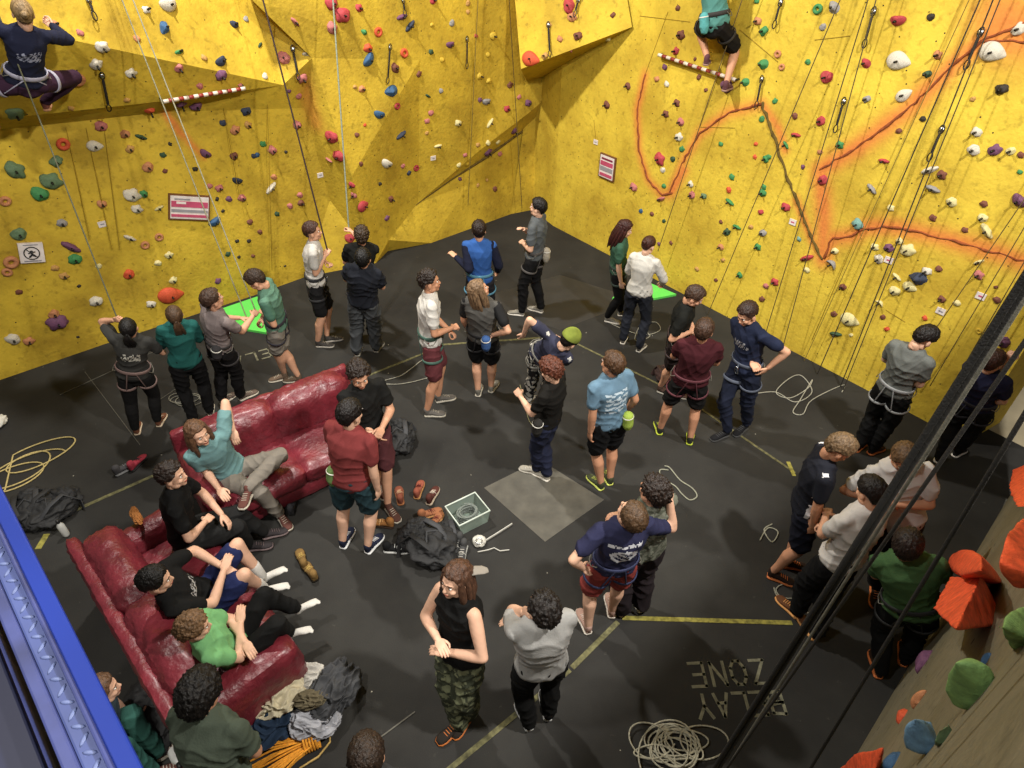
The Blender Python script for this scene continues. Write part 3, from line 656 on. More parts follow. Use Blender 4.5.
    if print_:
        pc, side, style = print_; mats.append(mat('print_' + pc.strip('#'), pc, .8, .05)); cen = V[np.array([f[0] for f in Fc])]
        c0 = np.array(ring(.68)); rel = cen - c0; xx = rel @ np.array(X); zz = rel @ np.array(sp); yy = rel @ np.array(Fd) * (1 if side == 'front' else -1)
        h = np.sin(xx * 210 + np.floor(zz * 40) * 3.1) + np.sin(xx * 95 + np.floor(zz * 40) * 1.7)
        if style == 'text': mk = (yy > .02) & (np.abs(xx) < .12) & (((zz > .055) & (zz < .085) & (h > -.6)) | ((np.abs(xx) < .10) & (np.abs(np.hypot(xx * .8, zz + .05) - .068) < .012)) | ((np.hypot(xx * .8, zz + .05) < .055) & (np.sin(xx * 90 + zz * 130) > .45)))
        elif style == 'block': mk = (yy > .02) & (np.abs(xx) < .11) & (np.abs(zz + .04) < .13) & (np.sin(xx * 70 + np.sin(zz * 90) * 2) + np.sin(zz * 110) > .1)
        elif style == 'badge': mk = (yy > .02) & (np.hypot(xx - .07, zz - .02) < .024)
        elif style == 'small': mk = (yy > .02) & (np.abs(xx) < .09) & (np.abs(zz + .02) < .045) & (h > .1)
        elif style == 'camo': mk = (np.sin(cen[:, 0] * 60 + np.sin(cen[:, 2] * 50) * 2) * np.sin(cen[:, 2] * 75 + np.sin(cen[:, 1] * 60) * 2) > .12)
        elif style == 'stripes': mk = ((np.abs(np.abs(xx) - .17) < .02) & (np.abs(yy) < .018))
        mi = mk.astype(int).tolist()
    link('shirt' if kind != 'jacket' else 'jacket', arrmesh('top', V, Fc, mats, mi), e)
    if sls[0] is not mb:
        [link('sleeve', arrmesh('sleeve', *garment(q_, .006, 20, seed), [cloth(sleeve)]), e) for q_ in sls]
    # bottom
    kind, colr = bottom[:2]; cm = cloth(colr); mb = MB(); torso(mb, .012, -.3, .13)
    for k in (0, 1):
        bg = .018 + baggy * .02
        if kind == 'shorts':
            a, b = hips[k], hips[k].lerp(kn[k], .78); mb.tube([a, a.lerp(b, .5), b], [.098 * s, .099 * s, .090 * s + .008], 14)
        else:
            g = {'leggings': .012, 'trousers': bg, 'jeans': .015 + baggy * .02}[kind]
            mb.tube([hips[k], hips[k].lerp(kn[k], .4), kn[k]], [.090 * s + g * .5, .084 * s + g * .7, .058 * s + g], 14)
            mb.ell(tuple(kn[k]), (.060 * s + g,) * 3, nu=12, nv=8)
            cf = kn[k].lerp(ank[k], .35) - Vector((0, .012, 0)); en = kn[k].lerp(ank[k], .96); mb.tube([kn[k], cf, en], [.058 * s + g, .060 * s + g * .8, .042 * s + g * (1 if kind != 'leggings' else .6)], 14)
    V, Fc = garment(mb, (.004 if kind == 'leggings' else .016) + baggy * .006, 25, seed * .7 + 1)
    mi = None; mats = [cm]
    if len(bottom) > 2:
        mats.append(mat('print_' + bottom[2].strip('#'), bottom[2], .85, .05)); cen = V[np.array([f[0] for f in Fc])]
        mi = (np.sin(cen[:, 0] * 50 + np.sin(cen[:, 2] * 33) * 2) * np.sin(cen[:, 2] * 41 + np.sin(cen[:, 1] * 50) * 2) > .15).astype(int).tolist()
    link('shorts' if kind == 'shorts' else 'trousers', arrmesh('bottom', V, Fc, mats, mi), e)
    # shoes
    for k in (0, 1):
        if shoes is not None:
            b1 = MB(); b1.merge(SHOE[0], FM[k]); so = b1.build('shoe', cloth(shoes), e)
            b2 = MB(); b2.merge(SHOE[1], FM[k]); b2.build('sole', mat('sole_' + sole.strip('#'), sole, .7), so)
            b3 = MB(); b3.merge(SHOE[2], FM[k]); b3.build('laces', mat('sole_' + sole.strip('#'), sole, .7), so)
        if socks is not None:
            b1 = MB(); b1.merge(FOOT, FM[k]); bb = kn[k].lerp(ank[k], .66); b1.tube([bb, ank[k]], [.047 * s, .040 * s], 12); b1.build('sock', cloth(socks), e)
    # harness
    if harness:
        hm_ = mat('webbing_' + harness.strip('#'), harness, .8, .1); hbm = MB(); t = .17; c0 = ring(t); n = 28; pts = []; rx, ry = .148 * s * wq + infl + .006, .101 * s * wq + infl + .006
        pts = [c0 + X * rx * math.cos(2 * math.pi * i / n) + Fd * ry * math.sin(2 * math.pi * i / n) for i in range(n)]
        hbm.tube(pts, [(.024, .008)] * n, 8, closed=True, up=sp)
        for k in (0, 1):
            ax = (kn[k] - hips[k]).normalized(); c1 = hips[k] + ax * .14 * s; u_ = ax.orthogonal().normalized(); v_ = ax.cross(u_); r = .098 * s + (.010 if bottom[0] != 'leggings' else 0)
            hbm.tube([c1 + u_ * r * math.cos(2 * math.pi * i / 22) + v_ * r * math.sin(2 * math.pi * i / 22) for i in range(22)], [(.018, .007)] * 22, 8, closed=True, up=ax)
            bk = hips[k] - Fd * .10 * s; hbm.tube([c1 - Fd * r, c0 - Fd * ry + X * (.04 * (-1 if k == 0 else 1))], .006, 6)
        hbm.tube([c0 + Fd * ry, c0 + Fd * (ry + .02) - sp * .05, c0 + Fd * (ry + .01) - sp * .12], .010, 6); ho = hbm.build('harness', hm_, e)
        for k in (-1, 1):
            gl = MB(); cc2 = c0 + X * rx * .95 * k; gl.tube([cc2 + Fd * .07, cc2 + Fd * .03 - sp * .05 + X * k * .03, cc2 - Fd * .03 - sp * .05 + X * k * .03, cc2 - Fd * .07], .004, 6)
            gl.build('gear_loop', mat('grey_cord', '#6b675e', .7), ho)
        kb = MB(); cq = c0 + Fd * (ry + .03) - sp * .06; kb.tube([cq + sp * .045 * math.cos(a) + X * .022 * math.sin(a) for a in [i * math.pi / 6 for i in range(12)]], .005, 6, closed=True); kb.build('carabiner', mat('steel', '#b8babd', .3, .05, metal=1), ho)
    if chalk:
        cc_, sx, sy = chalk; c0 = ring(.02) + X * sx * .9 + Fd * sy * .88; b = MB(); b.tube([c0 - sp * .07, c0 - sp * .03, c0 + sp * .05, c0 + sp * .065], [.045, .056, .054, .056], 14); V, N, Fc = remesh(b, .008, 2)
        cb = link('chalk_bag', arrmesh('chalk_bag', folds(V, N, .004, 30, 1), Fc, [cloth(cc_)]), e)
        rm = MB(); rm.tube([c0 + sp * .07 + X * .05 * math.cos(a) + Fd * .05 * math.sin(a) for a in [i * math.pi / 8 for i in range(16)]], .007, 6, closed=True); rm.build('rim', mat('chalk_rim', '#c8c5bb', .9), cb)
    tag(e, label, 'person')
    e['_h'] = [float(x) for x in (Hw)]
    W = lambda p: root + X2 * p.x + F2 * p.y + Vector((0, 0, p.z))
    return dict(e=e, hands=[W(wr_[0] + (wr_[0] - el[0]).normalized() * .07), W(wr_[1] + (wr_[1] - el[1]).normalized() * .07)], head=Hw, P=Pw, hipz=P.z)
# ------------------------------------------------------------ sofas
LEA = mat('red_leather', '#6c222c', .42, .28, 7, .9, 30, coat=.22, detail=6)
LEAD = mat('dark_base', '#1c1416', .8)
def puffy(lo, hi, r=.06, puff=.03, seed=0, res=.035, crease=.010):
    lo, hi = Vector(lo), Vector(hi); sz = hi - lo; mb = MB()
    def face(o, u, v, nu, nv):
        V = []; F = []
        for j in range(nv + 1):
            for i in range(nu + 1): V.append(o + u * (i / nu) + v * (j / nv))
        for j in range(nv):
            for i in range(nu): F.append((j * (nu + 1) + i, j * (nu + 1) + i + 1, (j + 1) * (nu + 1) + i + 1, (j + 1) * (nu + 1) + i))
        mb.add(V, F)
    n = [max(4, int(sz[k] / res)) for k in range(3)]; X, Y, Z = Vector((sz.x, 0, 0)), Vector((0, sz.y, 0)), Vector((0, 0, sz.z))
    face(lo, Y, X, n[1], n[0]); face(lo + Z, X, Y, n[0], n[1]); face(lo, X, Z, n[0], n[2]); face(lo + Y, Z, X, n[2], n[0]); face(lo, Z, Y, n[2], n[1]); face(lo + X, Y, Z, n[1], n[2])
    c = (lo + hi) / 2; out = []
    for v in mb.v:
        v = Vector(v); q = Vector([max(lo[k] + r, min(hi[k] - r, v[k])) for k in range(3)]); d = v - q
        p = q + (d.normalized() * r if d.length > 1e-6 else Vector())
        # pillow swell and leather creases
        e = [(p[k] - c[k]) / (sz[k] / 2) for k in range(3)]; sw = 1.
        nn = Vector([math.copysign(abs(x) ** 4, x) for x in e]);
        if nn.length > 1e-6: nn.normalize()
        edge = sorted([1 - abs(x) for x in e])[1]
        p += nn * (puff * min(1, edge * 2.0) ** .6)
        w1 = noise.noise(p * 5 + Vector((seed * 3.1, 0, 0))); w2 = 1 - abs(noise.noise(p * 15 + Vector((0, seed * 2.3, w1 * 3)))) * 2
        p += nn * (w1 * .009 + max(0, w2) ** 3 * crease * 1.3)
        out.append(tuple(p))
    mb.v = out; return mb
def sofa(name, w, d, label, loc, rz, n=2, seed=0, floor_gap=.06):
    e = empty(name, loc, rz); tag(e, label, 'sofa')
    aw = .20
    puffy((-w / 2 + .02, .04, floor_gap), (w / 2 - .02, d - .03, .27), .04, .01, seed, .06).build('base', LEA, e)
    puffy((-w / 2, 0, floor_gap), (w / 2, .10, .80), .04, .008, seed + 1, .04).build('back_frame', LEA, e)
    cw = (w - 2 * aw) / n
    for i in range(n):
        x0 = -w / 2 + aw + i * cw
        puffy((x0, .26, .27), (x0 + cw, d + .02, .44), .06, .03, seed + 3 + i, .03).build('seat_cushion', LEA, e)
        puffy((x0 - (.06 if i == 0 else 0), .10, .38), (x0 + cw + (.06 if i == n - 1 else 0), .35, .85), .09, .04, seed + 8 + i, .03, .014).build('back_cushion', LEA, e)
    for s in (-1, 1):
        x0 = -w / 2 if s < 0 else w / 2 - aw
        puffy((x0, .05, floor_gap), (x0 + aw, d, .60), .07, .022, seed + 20 + s, .03).build('arm', LEA, e)
    for x in (-1, 1):
        for y in (.08, d - .1): MB().box((x * (w / 2 - .1) - .03, y - .03, 0), (x * (w / 2 - .1) + .03, y + .03, floor_gap + .02)).build('foot', LEAD, e, False)
    return e
def place_sofa(a, b, depth, label, seed):
    """a, b: the two rear corners on the floor as seen from the front: sofa faces perpendicular"""
    d = (b - a); w = d.length; ang = math.atan2(d.y, d.x); mid = (a + b) / 2
    return sofa('leather_sofa', w, depth, label, (mid.x, mid.y, 0), ang, 2, seed)
# local +y is the front; local x runs so that x cross y = up
s1a, s1b = Vector((-1.86, 5.56, 0)), Vector((-3.30, 4.42, 0))
sofa1 = place_sofa(s1a, s1b, .92, 'red leather sofa nearer the wall, with a person in a turquoise t-shirt lounging on it', 1)
s2a, s2b = Vector((-3.58, 3.13, 0)), Vector((-2.14, 1.74, 0))
sofa2 = place_sofa(s2a, s2b, .88, 'red leather sofa in front of the blue steel beam, with three people lounging on it', 5)
# ------------------------------------------------------------ who is where
PEOPLE = {}
def pp(key, *a, **k): k.setdefault('seed', len(PEOPLE) + 1); PEOPLE[key] = person(*a, **k)
pp('grey_back', 'person in dark grey printed t-shirt and leggings with one arm raised to a rope', (130, 326), ((136, 430), (158, 422)), 345, 1.66, ('up', 'frontlow'), ((114, 320), (152, 345)), ('tee', '#3c3b38'), ('leggings', '#1f1e1e'), '#7a4a30', '#c8b49a', ('pony', '#15110f'), 'a', (0, 25), True, harness='#6f5a55', print_=('#b8b4a8', 'back', 'small'))
pp('teal', 'person in teal long-sleeved top with a long brown ponytail beside the orange hold', (174, 313), ((194, 420), (210, 411)), 330, 1.66, ('front', 'front'), (None, None), ('long', '#17605a'), ('trousers', '#151415'), '#3a3230', '#b8b0a0', ('ponylong', '#5a4028'), 'c', (0, 28), True)
pp('lilac', 'person in grey lilac t-shirt belaying with both hands on two grey ropes', (214, 300), ((222, 400), (241, 396)), 35, 1.76, ('front', 'front'), ((240, 318), (253, 316)), ('tee', '#8a7c7a'), ('trousers', '#1a1819'), '#6a5a50', '#b8b0a0', ('short', '#4a3222'), 'a', (10, 10), harness='#2a2626', chalk=('#3c3a3c', .12, -.12))
pp('green_tee', 'person in sage green t-shirt and pale shorts, head bowed over the bright green mat', (262, 279), ((285, 375), (299, 378)), 262, 1.75, ('front', 'front'), ((264, 313), (262, 318)), ('tee', '#5e8a74'), ('shorts', '#8f877c'), '#6e5a48', '#b0a898', ('short', '#3c2a1c'), 'a', (0, -35), harness='#2d2a33', sleeve='#4f7d68')
pp('white_belayer', 'person in white t-shirt and black shorts holding the thick dark rope', (313, 232), ((327, 338), (318, 343)), 80, 1.74, ('front', 'front'), ((326, 262), (325, 256)), ('tee', '#cfcac2'), ('shorts', '#1c1b1c'), '#4c4844', '#a8a298', ('short', '#4a2a1c'), 'a', (0, 5), harness='#1d1c1e')
pp('black_belayer', 'person in black top facing the wall behind the one in baggy jeans', (362, 235), ((357, 338), (371, 334)), 350, 1.74, ('front', 'front'), (None, (352, 232)), ('tee', '#1a1a18'), ('trousers', '#1e1d1c'), '#2a2826', '#8a857a', ('messy', '#42301e'), 'a', (0, 15), harness='#2a2826')
pp('baggy', 'person in navy t-shirt and baggy grey jeans seen from behind', (364, 258), ((357, 352), (376, 348)), 5, 1.76, ('frontlow', 'frontlow'), (None, None), ('tee', '#23262f'), ('jeans', '#4c4f52'), '#3a3632', '#8a857a', ('short', '#120f0e'), 'a', (0, 15), baggy=1., wide=1.08)
pp('white_maroon', 'person in white t-shirt and maroon shorts with hands together in the middle of the floor', (430, 282), ((438, 398), (427, 412)), 78, 1.82, ('front', 'front'), ((449, 330), (452, 328)), ('tee', '#d3cec6'), ('shorts', '#6b3136'), '#6b6660', '#b0aa9c', ('messy', '#2a1c14'), 'b', (5, 5), harness='#3d5a50')
pp('longhair', 'long-haired person in grey t-shirt reaching into a blue chalk bag', (481, 290), ((478, 392), (491, 388)), 12, 1.76, ('relaxed', 'back'), ((467, 328), (493, 335)), ('tee', '#5a5854'), ('shorts', '#161617'), '#7a766c', '#b0aa9c', ('long', '#8a6a48'), 'a', (55, 20), harness='#1e1d1f', chalk=('#3a66a8', .08, -.16), wide=1.08, sleeve='#262627')
pp('blue_raglan', 'person in blue shirt with navy sleeves facing the far wall', (479, 231), ((473, 336), (489, 334)), 358, 1.75, ('side', 'relaxed'), ((456, 257), None), ('long', '#1f5aa8'), ('trousers', '#24242a'), '#3a3632', '#8a857a', ('short', '#2a1a12'), 'a', (0, 0), harness='#4d7f96', sleeve='#1c2036')
pp('corner', 'person in grey t-shirt and black trousers standing alone nearest the wall corner', (538, 208), ((522, 312), (541, 309)), 292, 1.80, ('front', 'face'), ((523, 243), (523, 229)), ('tee', '#5a5f62'), ('trousers', '#161516'), '#8a857a', '#c0bab0', ('short', '#1a1210'), 'c', (0, 5), harness='#4a4644', chalk=('#b5ab98', .02, -.18))
pp('redhair', 'person in green t-shirt with long dark red hair hanging loose', (622, 229), ((620, 312), (607, 318)), 100, 1.68, ('down', 'down'), (None, (621, 283)), ('tee', '#38604a'), ('leggings', '#171717'), '#8a857a', '#c0bab0', ('long', '#431a14'), 'c', (0, -15), True, harness='#26332c')
pp('jumper', 'person in white jumper and dark jeans with hair in a bun', (647, 246), ((623, 340), (639, 348)), 28, 1.66, ('frontlow', 'frontlow'), (None, (662, 284)), ('long', '#d6d2c8'), ('trousers', '#22252e'), '#6a645c', '#b8b2a6', ('bun', '#4a2418'), 'c', (20, -12), True)
pp('black_tee', 'person in black t-shirt looking down at hands, behind the one in maroon', (690, 295), ((672, 392), (660, 388)), 112, 1.72, ('front', 'front'), ((694, 330), (690, 332)), ('tee', '#1c1d1a'), ('shorts', '#2a1f1e'), '#4e3a30', '#8a857a', ('short', '#4c3424'), 'a', (0, -25), harness='#3a2c2c')
pp('maroon', 'person in maroon t-shirt and black shorts with lime trimmed shoes, seen from behind', (704, 331), ((660, 430), (690, 440)), 10, 1.76, ('front', 'frontlow'), (None, None), ('tee', '#4a1a22'), ('shorts', '#1b1a1a'), '#3a3c34', '#b4c23c', ('short', '#4c3222'), 'b', (20, 5), harness='#5a2c34', wide=1.1)
pp('navy_jeans', 'person in navy t-shirt and dark blue jeans, hands at the harness, by the wall', (750, 312), ((746, 425), (727, 432)), 238, 1.82, ('pocket', 'frontlow'), ((768, 368), (752, 362)), ('tee', '#222a44'), ('jeans', '#20263a'), '#1d1d20', '#3a3a3a', ('short', '#3a241a'), 'a', (0, -22), harness='#4c5260', print_=('#9a9aa0', 'front', 'small'))
pp('bending', 'person in navy and white striped top bending forward with one arm stretched out', (566, 343), ((528, 402), (541, 405)), 45, 1.70, ('elbowup', 'frontlow'), ((524, 333), None), ('tee', '#3a3c52'), ('trousers', '#2c2c2e', '#b5b2a8'), '#8a857a', '#c0bab0', ('short', '#1c1210'), 'c', (10, -30), harness='#8f8d86', print_=('#c5c3bc', 'back', 'stripes'), hat=('beanie', '#7f8c2a', 0))
pp('auburn', 'person with auburn curls in black t-shirt and navy trousers', (554, 372), ((537, 470), (547, 476)), 300, 1.68, ('front', 'frontlow'), (None, (548, 420)), ('tee', '#1c1a17'), ('trousers', '#232840'), '#c5bfb0', '#ded8cc', ('curly', '#6a331a'), 'c', (0, -15), chalk=('#34322f', -.20, .02))
pp('light_blue', 'person in light blue back-printed t-shirt with a lime chalk bag', (611, 364), ((601, 485), (610, 480)), 335, 1.80, ('relaxed', 'down'), ((590, 436), None), ('tee', '#62869f'), ('shorts', '#141416'), '#4a5038', '#c0c860', ('short', '#5a3c22'), 'b', (-20, 10), print_=('#b9c9d4', 'back', 'block'), chalk=('#a2bd3c', .13, -.14))
pp('curly_badge', 'curly-haired person in black t-shirt with a white chest badge, facing the camera', (358, 373), ((388, 506), (380, 482)), 150, 1.78, ('front', 'relaxed'), ((382, 428), (372, 432)), ('tee', '#1d1d1c'), ('shorts', '#5a2c30'), '#5c3a30', '#b0a898', ('curly', '#2e2018'), 'a', (5, -15), print_=('#d8d4cc', 'front', 'badge'))
pp('red_tee', 'person in red t-shirt and teal shorts with navy shoes, beside the sofa', (350, 415), ((343, 543), (368, 548)), 18, 1.82, ('front', 'relaxed'), (None, (378, 492)), ('tee', '#8a3434'), ('shorts', '#254048'), '#20263e', '#d8d8d8', ('short', '#1a1210'), 'c', (15, 0), chalk=('#6b8a4a', -.13, -.08), wide=1.06)
pp('tank', 'person in black sleeveless top and camouflage trousers with a pale cap', (456, 580), ((470, 712), (460, 722)), 222, 1.74, ('cross', 'cross'), ((446, 652), (438, 640)), ('tank', '#161616'), ('trousers', '#3c4030', '#5f6248'), '#2e2823', '#b8682c', ('long', '#5a3a26'), 'c', (0, 5), True, baggy=1., hat=('cap', '#8f877c', 150))
pp('grey_front', 'person in pale grey t-shirt and black trousers, hand to the face, nearest the camera', (542, 608), ((529, 724), (548, 714)), 345, 1.78, ('face', 'cross'), ((524, 612), None), ('tee', '#a3a29f'), ('trousers', '#151515'), '#2c2c2c', '#b8b8b8', ('messy', '#1e1612'), 'c', (-15, 10), wide=1.05)
pp('hugging_navy', 'person in navy back-printed t-shirt and red shorts with an arm round a friend', (628, 512), ((588, 628), (612, 612)), 352, 1.78, ('hip', 'side'), ((583, 568), None), ('tee', '#2a2c4c'), ('shorts', '#9a3a34'), '#c8a090', '#d8d0c4', ('short', '#5a4026'), 'c', (-20, 25), print_=('#c9cbd2', 'back', 'text'), harness='#2a3050', handw=(None, U(670, 501, 1.56)))
pp('camo_jacket', 'person in mottled grey green jacket, hugged by the one in navy', (652, 491), ((622, 610), (641, 606)), 335, 1.76, ('cross', 'cross'), (None, None), ('jacket', '#6f7264'), ('trousers', '#2a2226'), '#c8bfb0', '#ded8cc', ('curly', '#2a1c14'), 'a', (-15, 10), print_=('#3c4034', 'back', 'camo'), baggy=1.)
pp('striped_sleeve', 'person in navy shirt with white shoulder stripe and navy shorts, looking down', (832, 446), ((785, 562), (772, 573)), 105, 1.78, ('frontlow', 'frontlow'), ((822, 508), (812, 528)), ('tee', '#20222c'), ('shorts', '#1b1d2a'), '#35261f', '#c8703a', ('short', '#7a5f3e'), 'b', (0, -28), print_=('#c9c9cc', 'back', 'stripes'))
pp('white_front', 'person in white t-shirt facing the camera with crossed arms, head bowed', (901, 450), ((888, 592), (876, 586)), 195, 1.78, ('cross', 'cross'), ((895, 505), (880, 500)), ('tee', '#d0ccc8'), ('trousers', '#1d1c1c'), '#35261f', '#c8703a', ('short', '#6f5030'), 'b', (0, -35), wide=1.12, baggy=.6)
pp('white_back', 'dark-haired person in white t-shirt and black trousers, seen from behind, orange shoes', (874, 495), ((797, 612), (815, 634)), 338, 1.74, ('frontlow', 'frontlow'), ((826, 515), None), ('tee', '#d4cfc9'), ('trousers', '#161617'), '#6e4426', '#d89a58', ('short', '#1a1311'), 'a', (0, -15), wide=1.1, baggy=.5)
pp('green_near', 'person in green t-shirt beside the near wall with coloured holds', (906, 544), ((880, 672), (905, 660)), 20, 1.76, ('front', 'front'), (None, None), ('tee', '#43663a'), ('trousers', '#141414'), '#3a281f', '#c8703a', ('short', '#2a1c16'), 'b', (15, 10), wide=1.12, harness='#1c1c1c')
pp('grey_wall', 'person in grey t-shirt and black trousers belaying by the crack-painted wall', (919, 338), ((858, 447), (872, 450)), 55, 1.80, ('frontlow', 'front'), (None, (908, 378)), ('tee', '#6e726e'), ('trousers', '#141414'), '#35261f', '#c8703a', ('short', '#1c1512'), 'c', (25, -30), harness='#8d8f90')
pp('navy_end', 'person in navy t-shirt and black trousers reaching for a hold at the wall end', (992, 362), ((939, 458), (957, 452)), 50, 1.74, ('up', 'frontlow'), ((1008, 358), (988, 400)), ('tee', '#232643'), ('trousers', '#161617'), '#242426', '#e0dcd6', ('short', '#4a2a20'), 'c', (15, 5), harness='#2a2a30')
pp('olive', 'person in olive grey t-shirt with black afro hair, standing behind the sofa arm', (200, 697), ((232, 850), (262, 845)), 12, 1.74, ('frontlow', 'frontlow'), (None, None), ('tee', '#4f5a4c'), ('trousers', '#1c1c1e'), '#3a3632', '#8a857a', ('afro', '#171210'), 'b', (0, -5), wide=1.1, baggy=.6)
pp('cut_off', 'brown-haired person cut off at the bottom edge next to the orange rope', (367, 757), ((385, 905), (410, 905)), 0, 1.74, ('frontlow', 'frontlow'), (None, None), ('tee', '#3a3a3c'), ('trousers', '#1c1c1e'), '#3a3632', '#8a857a', ('short', '#38281c'), 'a', (0, 0))
# seated
seat1 = U(232, 476, .57); 
pp('turquoise', 'long-haired person in turquoise t-shirt lounging with a leg crossed on the sofa', (197, 434), None, 138, 1.78, ('backrest', 'side'), ((233, 430), (219, 489)), ('tee', '#6d9a9c'), ('trousers', '#857d72'), '#6a4038', '#b8b0a0', ('long', '#6f4c30'), 'c', (-15, 0), pelvis=U(230, 470, .55), feetw=[U(248, 488, .60), U(279, 512, .10)], footyaw=(-40, 0), knee=((-1, .8, .5), (.1, .5, 1)), footpitch=(10, 0))
pp('black_seated', 'person all in black sitting on the sofa end with a messy topknot', (173, 476), None, 72, 1.74, ('lap', 'lap'), (None, (205, 522)), ('tee', '#161616'), ('trousers', '#242424'), '#3c3638', '#6a5a5a', ('messy', '#2a1c14'), 'c', (10, 5), pelvis=U(184, 533, .62), feetw=[U(264, 532, .10), U(248, 544, .10)], footyaw=(5, -5), knee=((-.2, .4, 1), (.2, .4, 1)))
pp('navy_shorts', 'person in black printed t-shirt and navy shorts reclining in white socks', (151, 583), None, 68, 1.76, ('lap', 'lap'), ((223, 567), (224, 570)), ('tee', '#1b1b1b'), ('shorts', '#202a5a'), None, '#ffffff', ('short', '#14100e'), 'c', (0, -10), pelvis=U(206, 598, .55), feetw=[U(262, 576, .38), U(264, 588, .38)], knee=((-.3, .2, 1), (.2, .2, 1)), socks='#d8d4cc', footpitch=(15, 15), print_=('#a8a8a8', 'front', 'small'))
pp('lime_child', 'curly blond person in lime green t-shirt with folded arms curled on the sofa', (190, 630), None, 65, 1.62, ('cross', 'cross'), (None, None), ('tee', '#7cc47c'), ('trousers', '#191919'), None, '#ffffff', ('curly', '#84603a'), 'c', (0, -10), pelvis=U(236, 650, .55), feetw=[U(296, 608, .42), U(288, 632, .38)], knee=((-.2, .2, 1), (.3, .2, 1)), socks='#d8d4cc', footpitch=(10, 10))
pp('behind_beam', 'person with a bare arm and teal trousers half hidden by the blue beam', (104, 690), None, 60, 1.70, ('frontlow', 'relaxed'), (None, (128, 722)), ('tank', '#3a4a52'), ('trousers', '#2a5a50'), '#6a4038', '#b8b0a0', ('short', '#6a4a30'), 'c', (0, 5), pelvis=U(100, 745, .22), feetw=[U(158, 752, .08), U(152, 772, .08)], knee=((-.1, .2, 1), (.2, .2, 1)))
# climbers
pc = PRw(715, 22, .36); 
pp('climber_shorts', 'climber in black shorts and teal top with a turquoise chalk bag, high on the wall', (714, -52), None, 28, 1.74, ('high', 'high'), (None, None), ('tee', '#4f8f86'), ('shorts', '#1e1a18'), '#6a4048', '#8a6a60', ('short', '#2a1c14'), 'b', (0, 20), pelvis=pc, feetw=[PRw(707, 58, .22), PRw(726, 84, .20)], handw=(PRw(690, -75, .10), PRw(745, -70, .10)), harness='#2a2624', chalk=('#4fa8a8', -.10, -.14), knee=((-.5, 1, 0), (.3, 1, 0)))
pc = PLw(26, 78, 1.15)
pp('climber_navy', 'climber in navy sweatshirt and plum leggings clinging to the ridge', (24, 14), None, 322, 1.68, ('high', 'high'), (None, None), ('long', '#20243c'), ('leggings', '#3c2238'), '#7a4438', '#b08060', ('bun', '#a08050'), 'c', (0, 15), True, pelvis=pc, feetw=[PLw(-8, 120, .75), PLw(44, 102, .8)], handw=(PLw(-22, 5, .9), PLw(52, 26, .95)), harness='#9a98a8', knee=((-1, .3, .3), (1.6, .3, .5)), print_=('#8f93a8', 'back', 'small'))
# ------------------------------------------------------------ climbing holds
HC = {'g': ('green', '#3c8049'), 'dg': ('dark green', '#2f4a33'), 'gg': ('grey green', '#5c7454'), 'p': ('pink', '#b06a66'), 'r': ('red', '#a83a40'), 'o': ('orange', '#c8502e'), 's': ('salmon', '#b87c54'),
      'w': ('white', '#c9c2b2'), 'c': ('cream', '#cfc48e'), 'b': ('blue', '#33587e'), 'n': ('navy', '#2b3347'), 'u': ('purple', '#6b4260'), 'x': ('grey', '#8d8a88'), 'k': ('black', '#2b241c'),
      'y': ('yellow', '#c2a330'), 't': ('tan', '#b58a4c'), 'm': ('brown', '#6e4030'), 'e': ('teal', '#6f9890'), 'l': ('lime green', '#5f8f4c'), 'q': ('light blue', '#6c93b6'), 'z': ('bright orange', '#d8522c'), 'v': ('pale green', '#7a9f60')}
def hm(c): return mat('hold_' + HC[c][0].replace(' ', '_'), HC[c][1], .7, .28, 26, .35, 130)
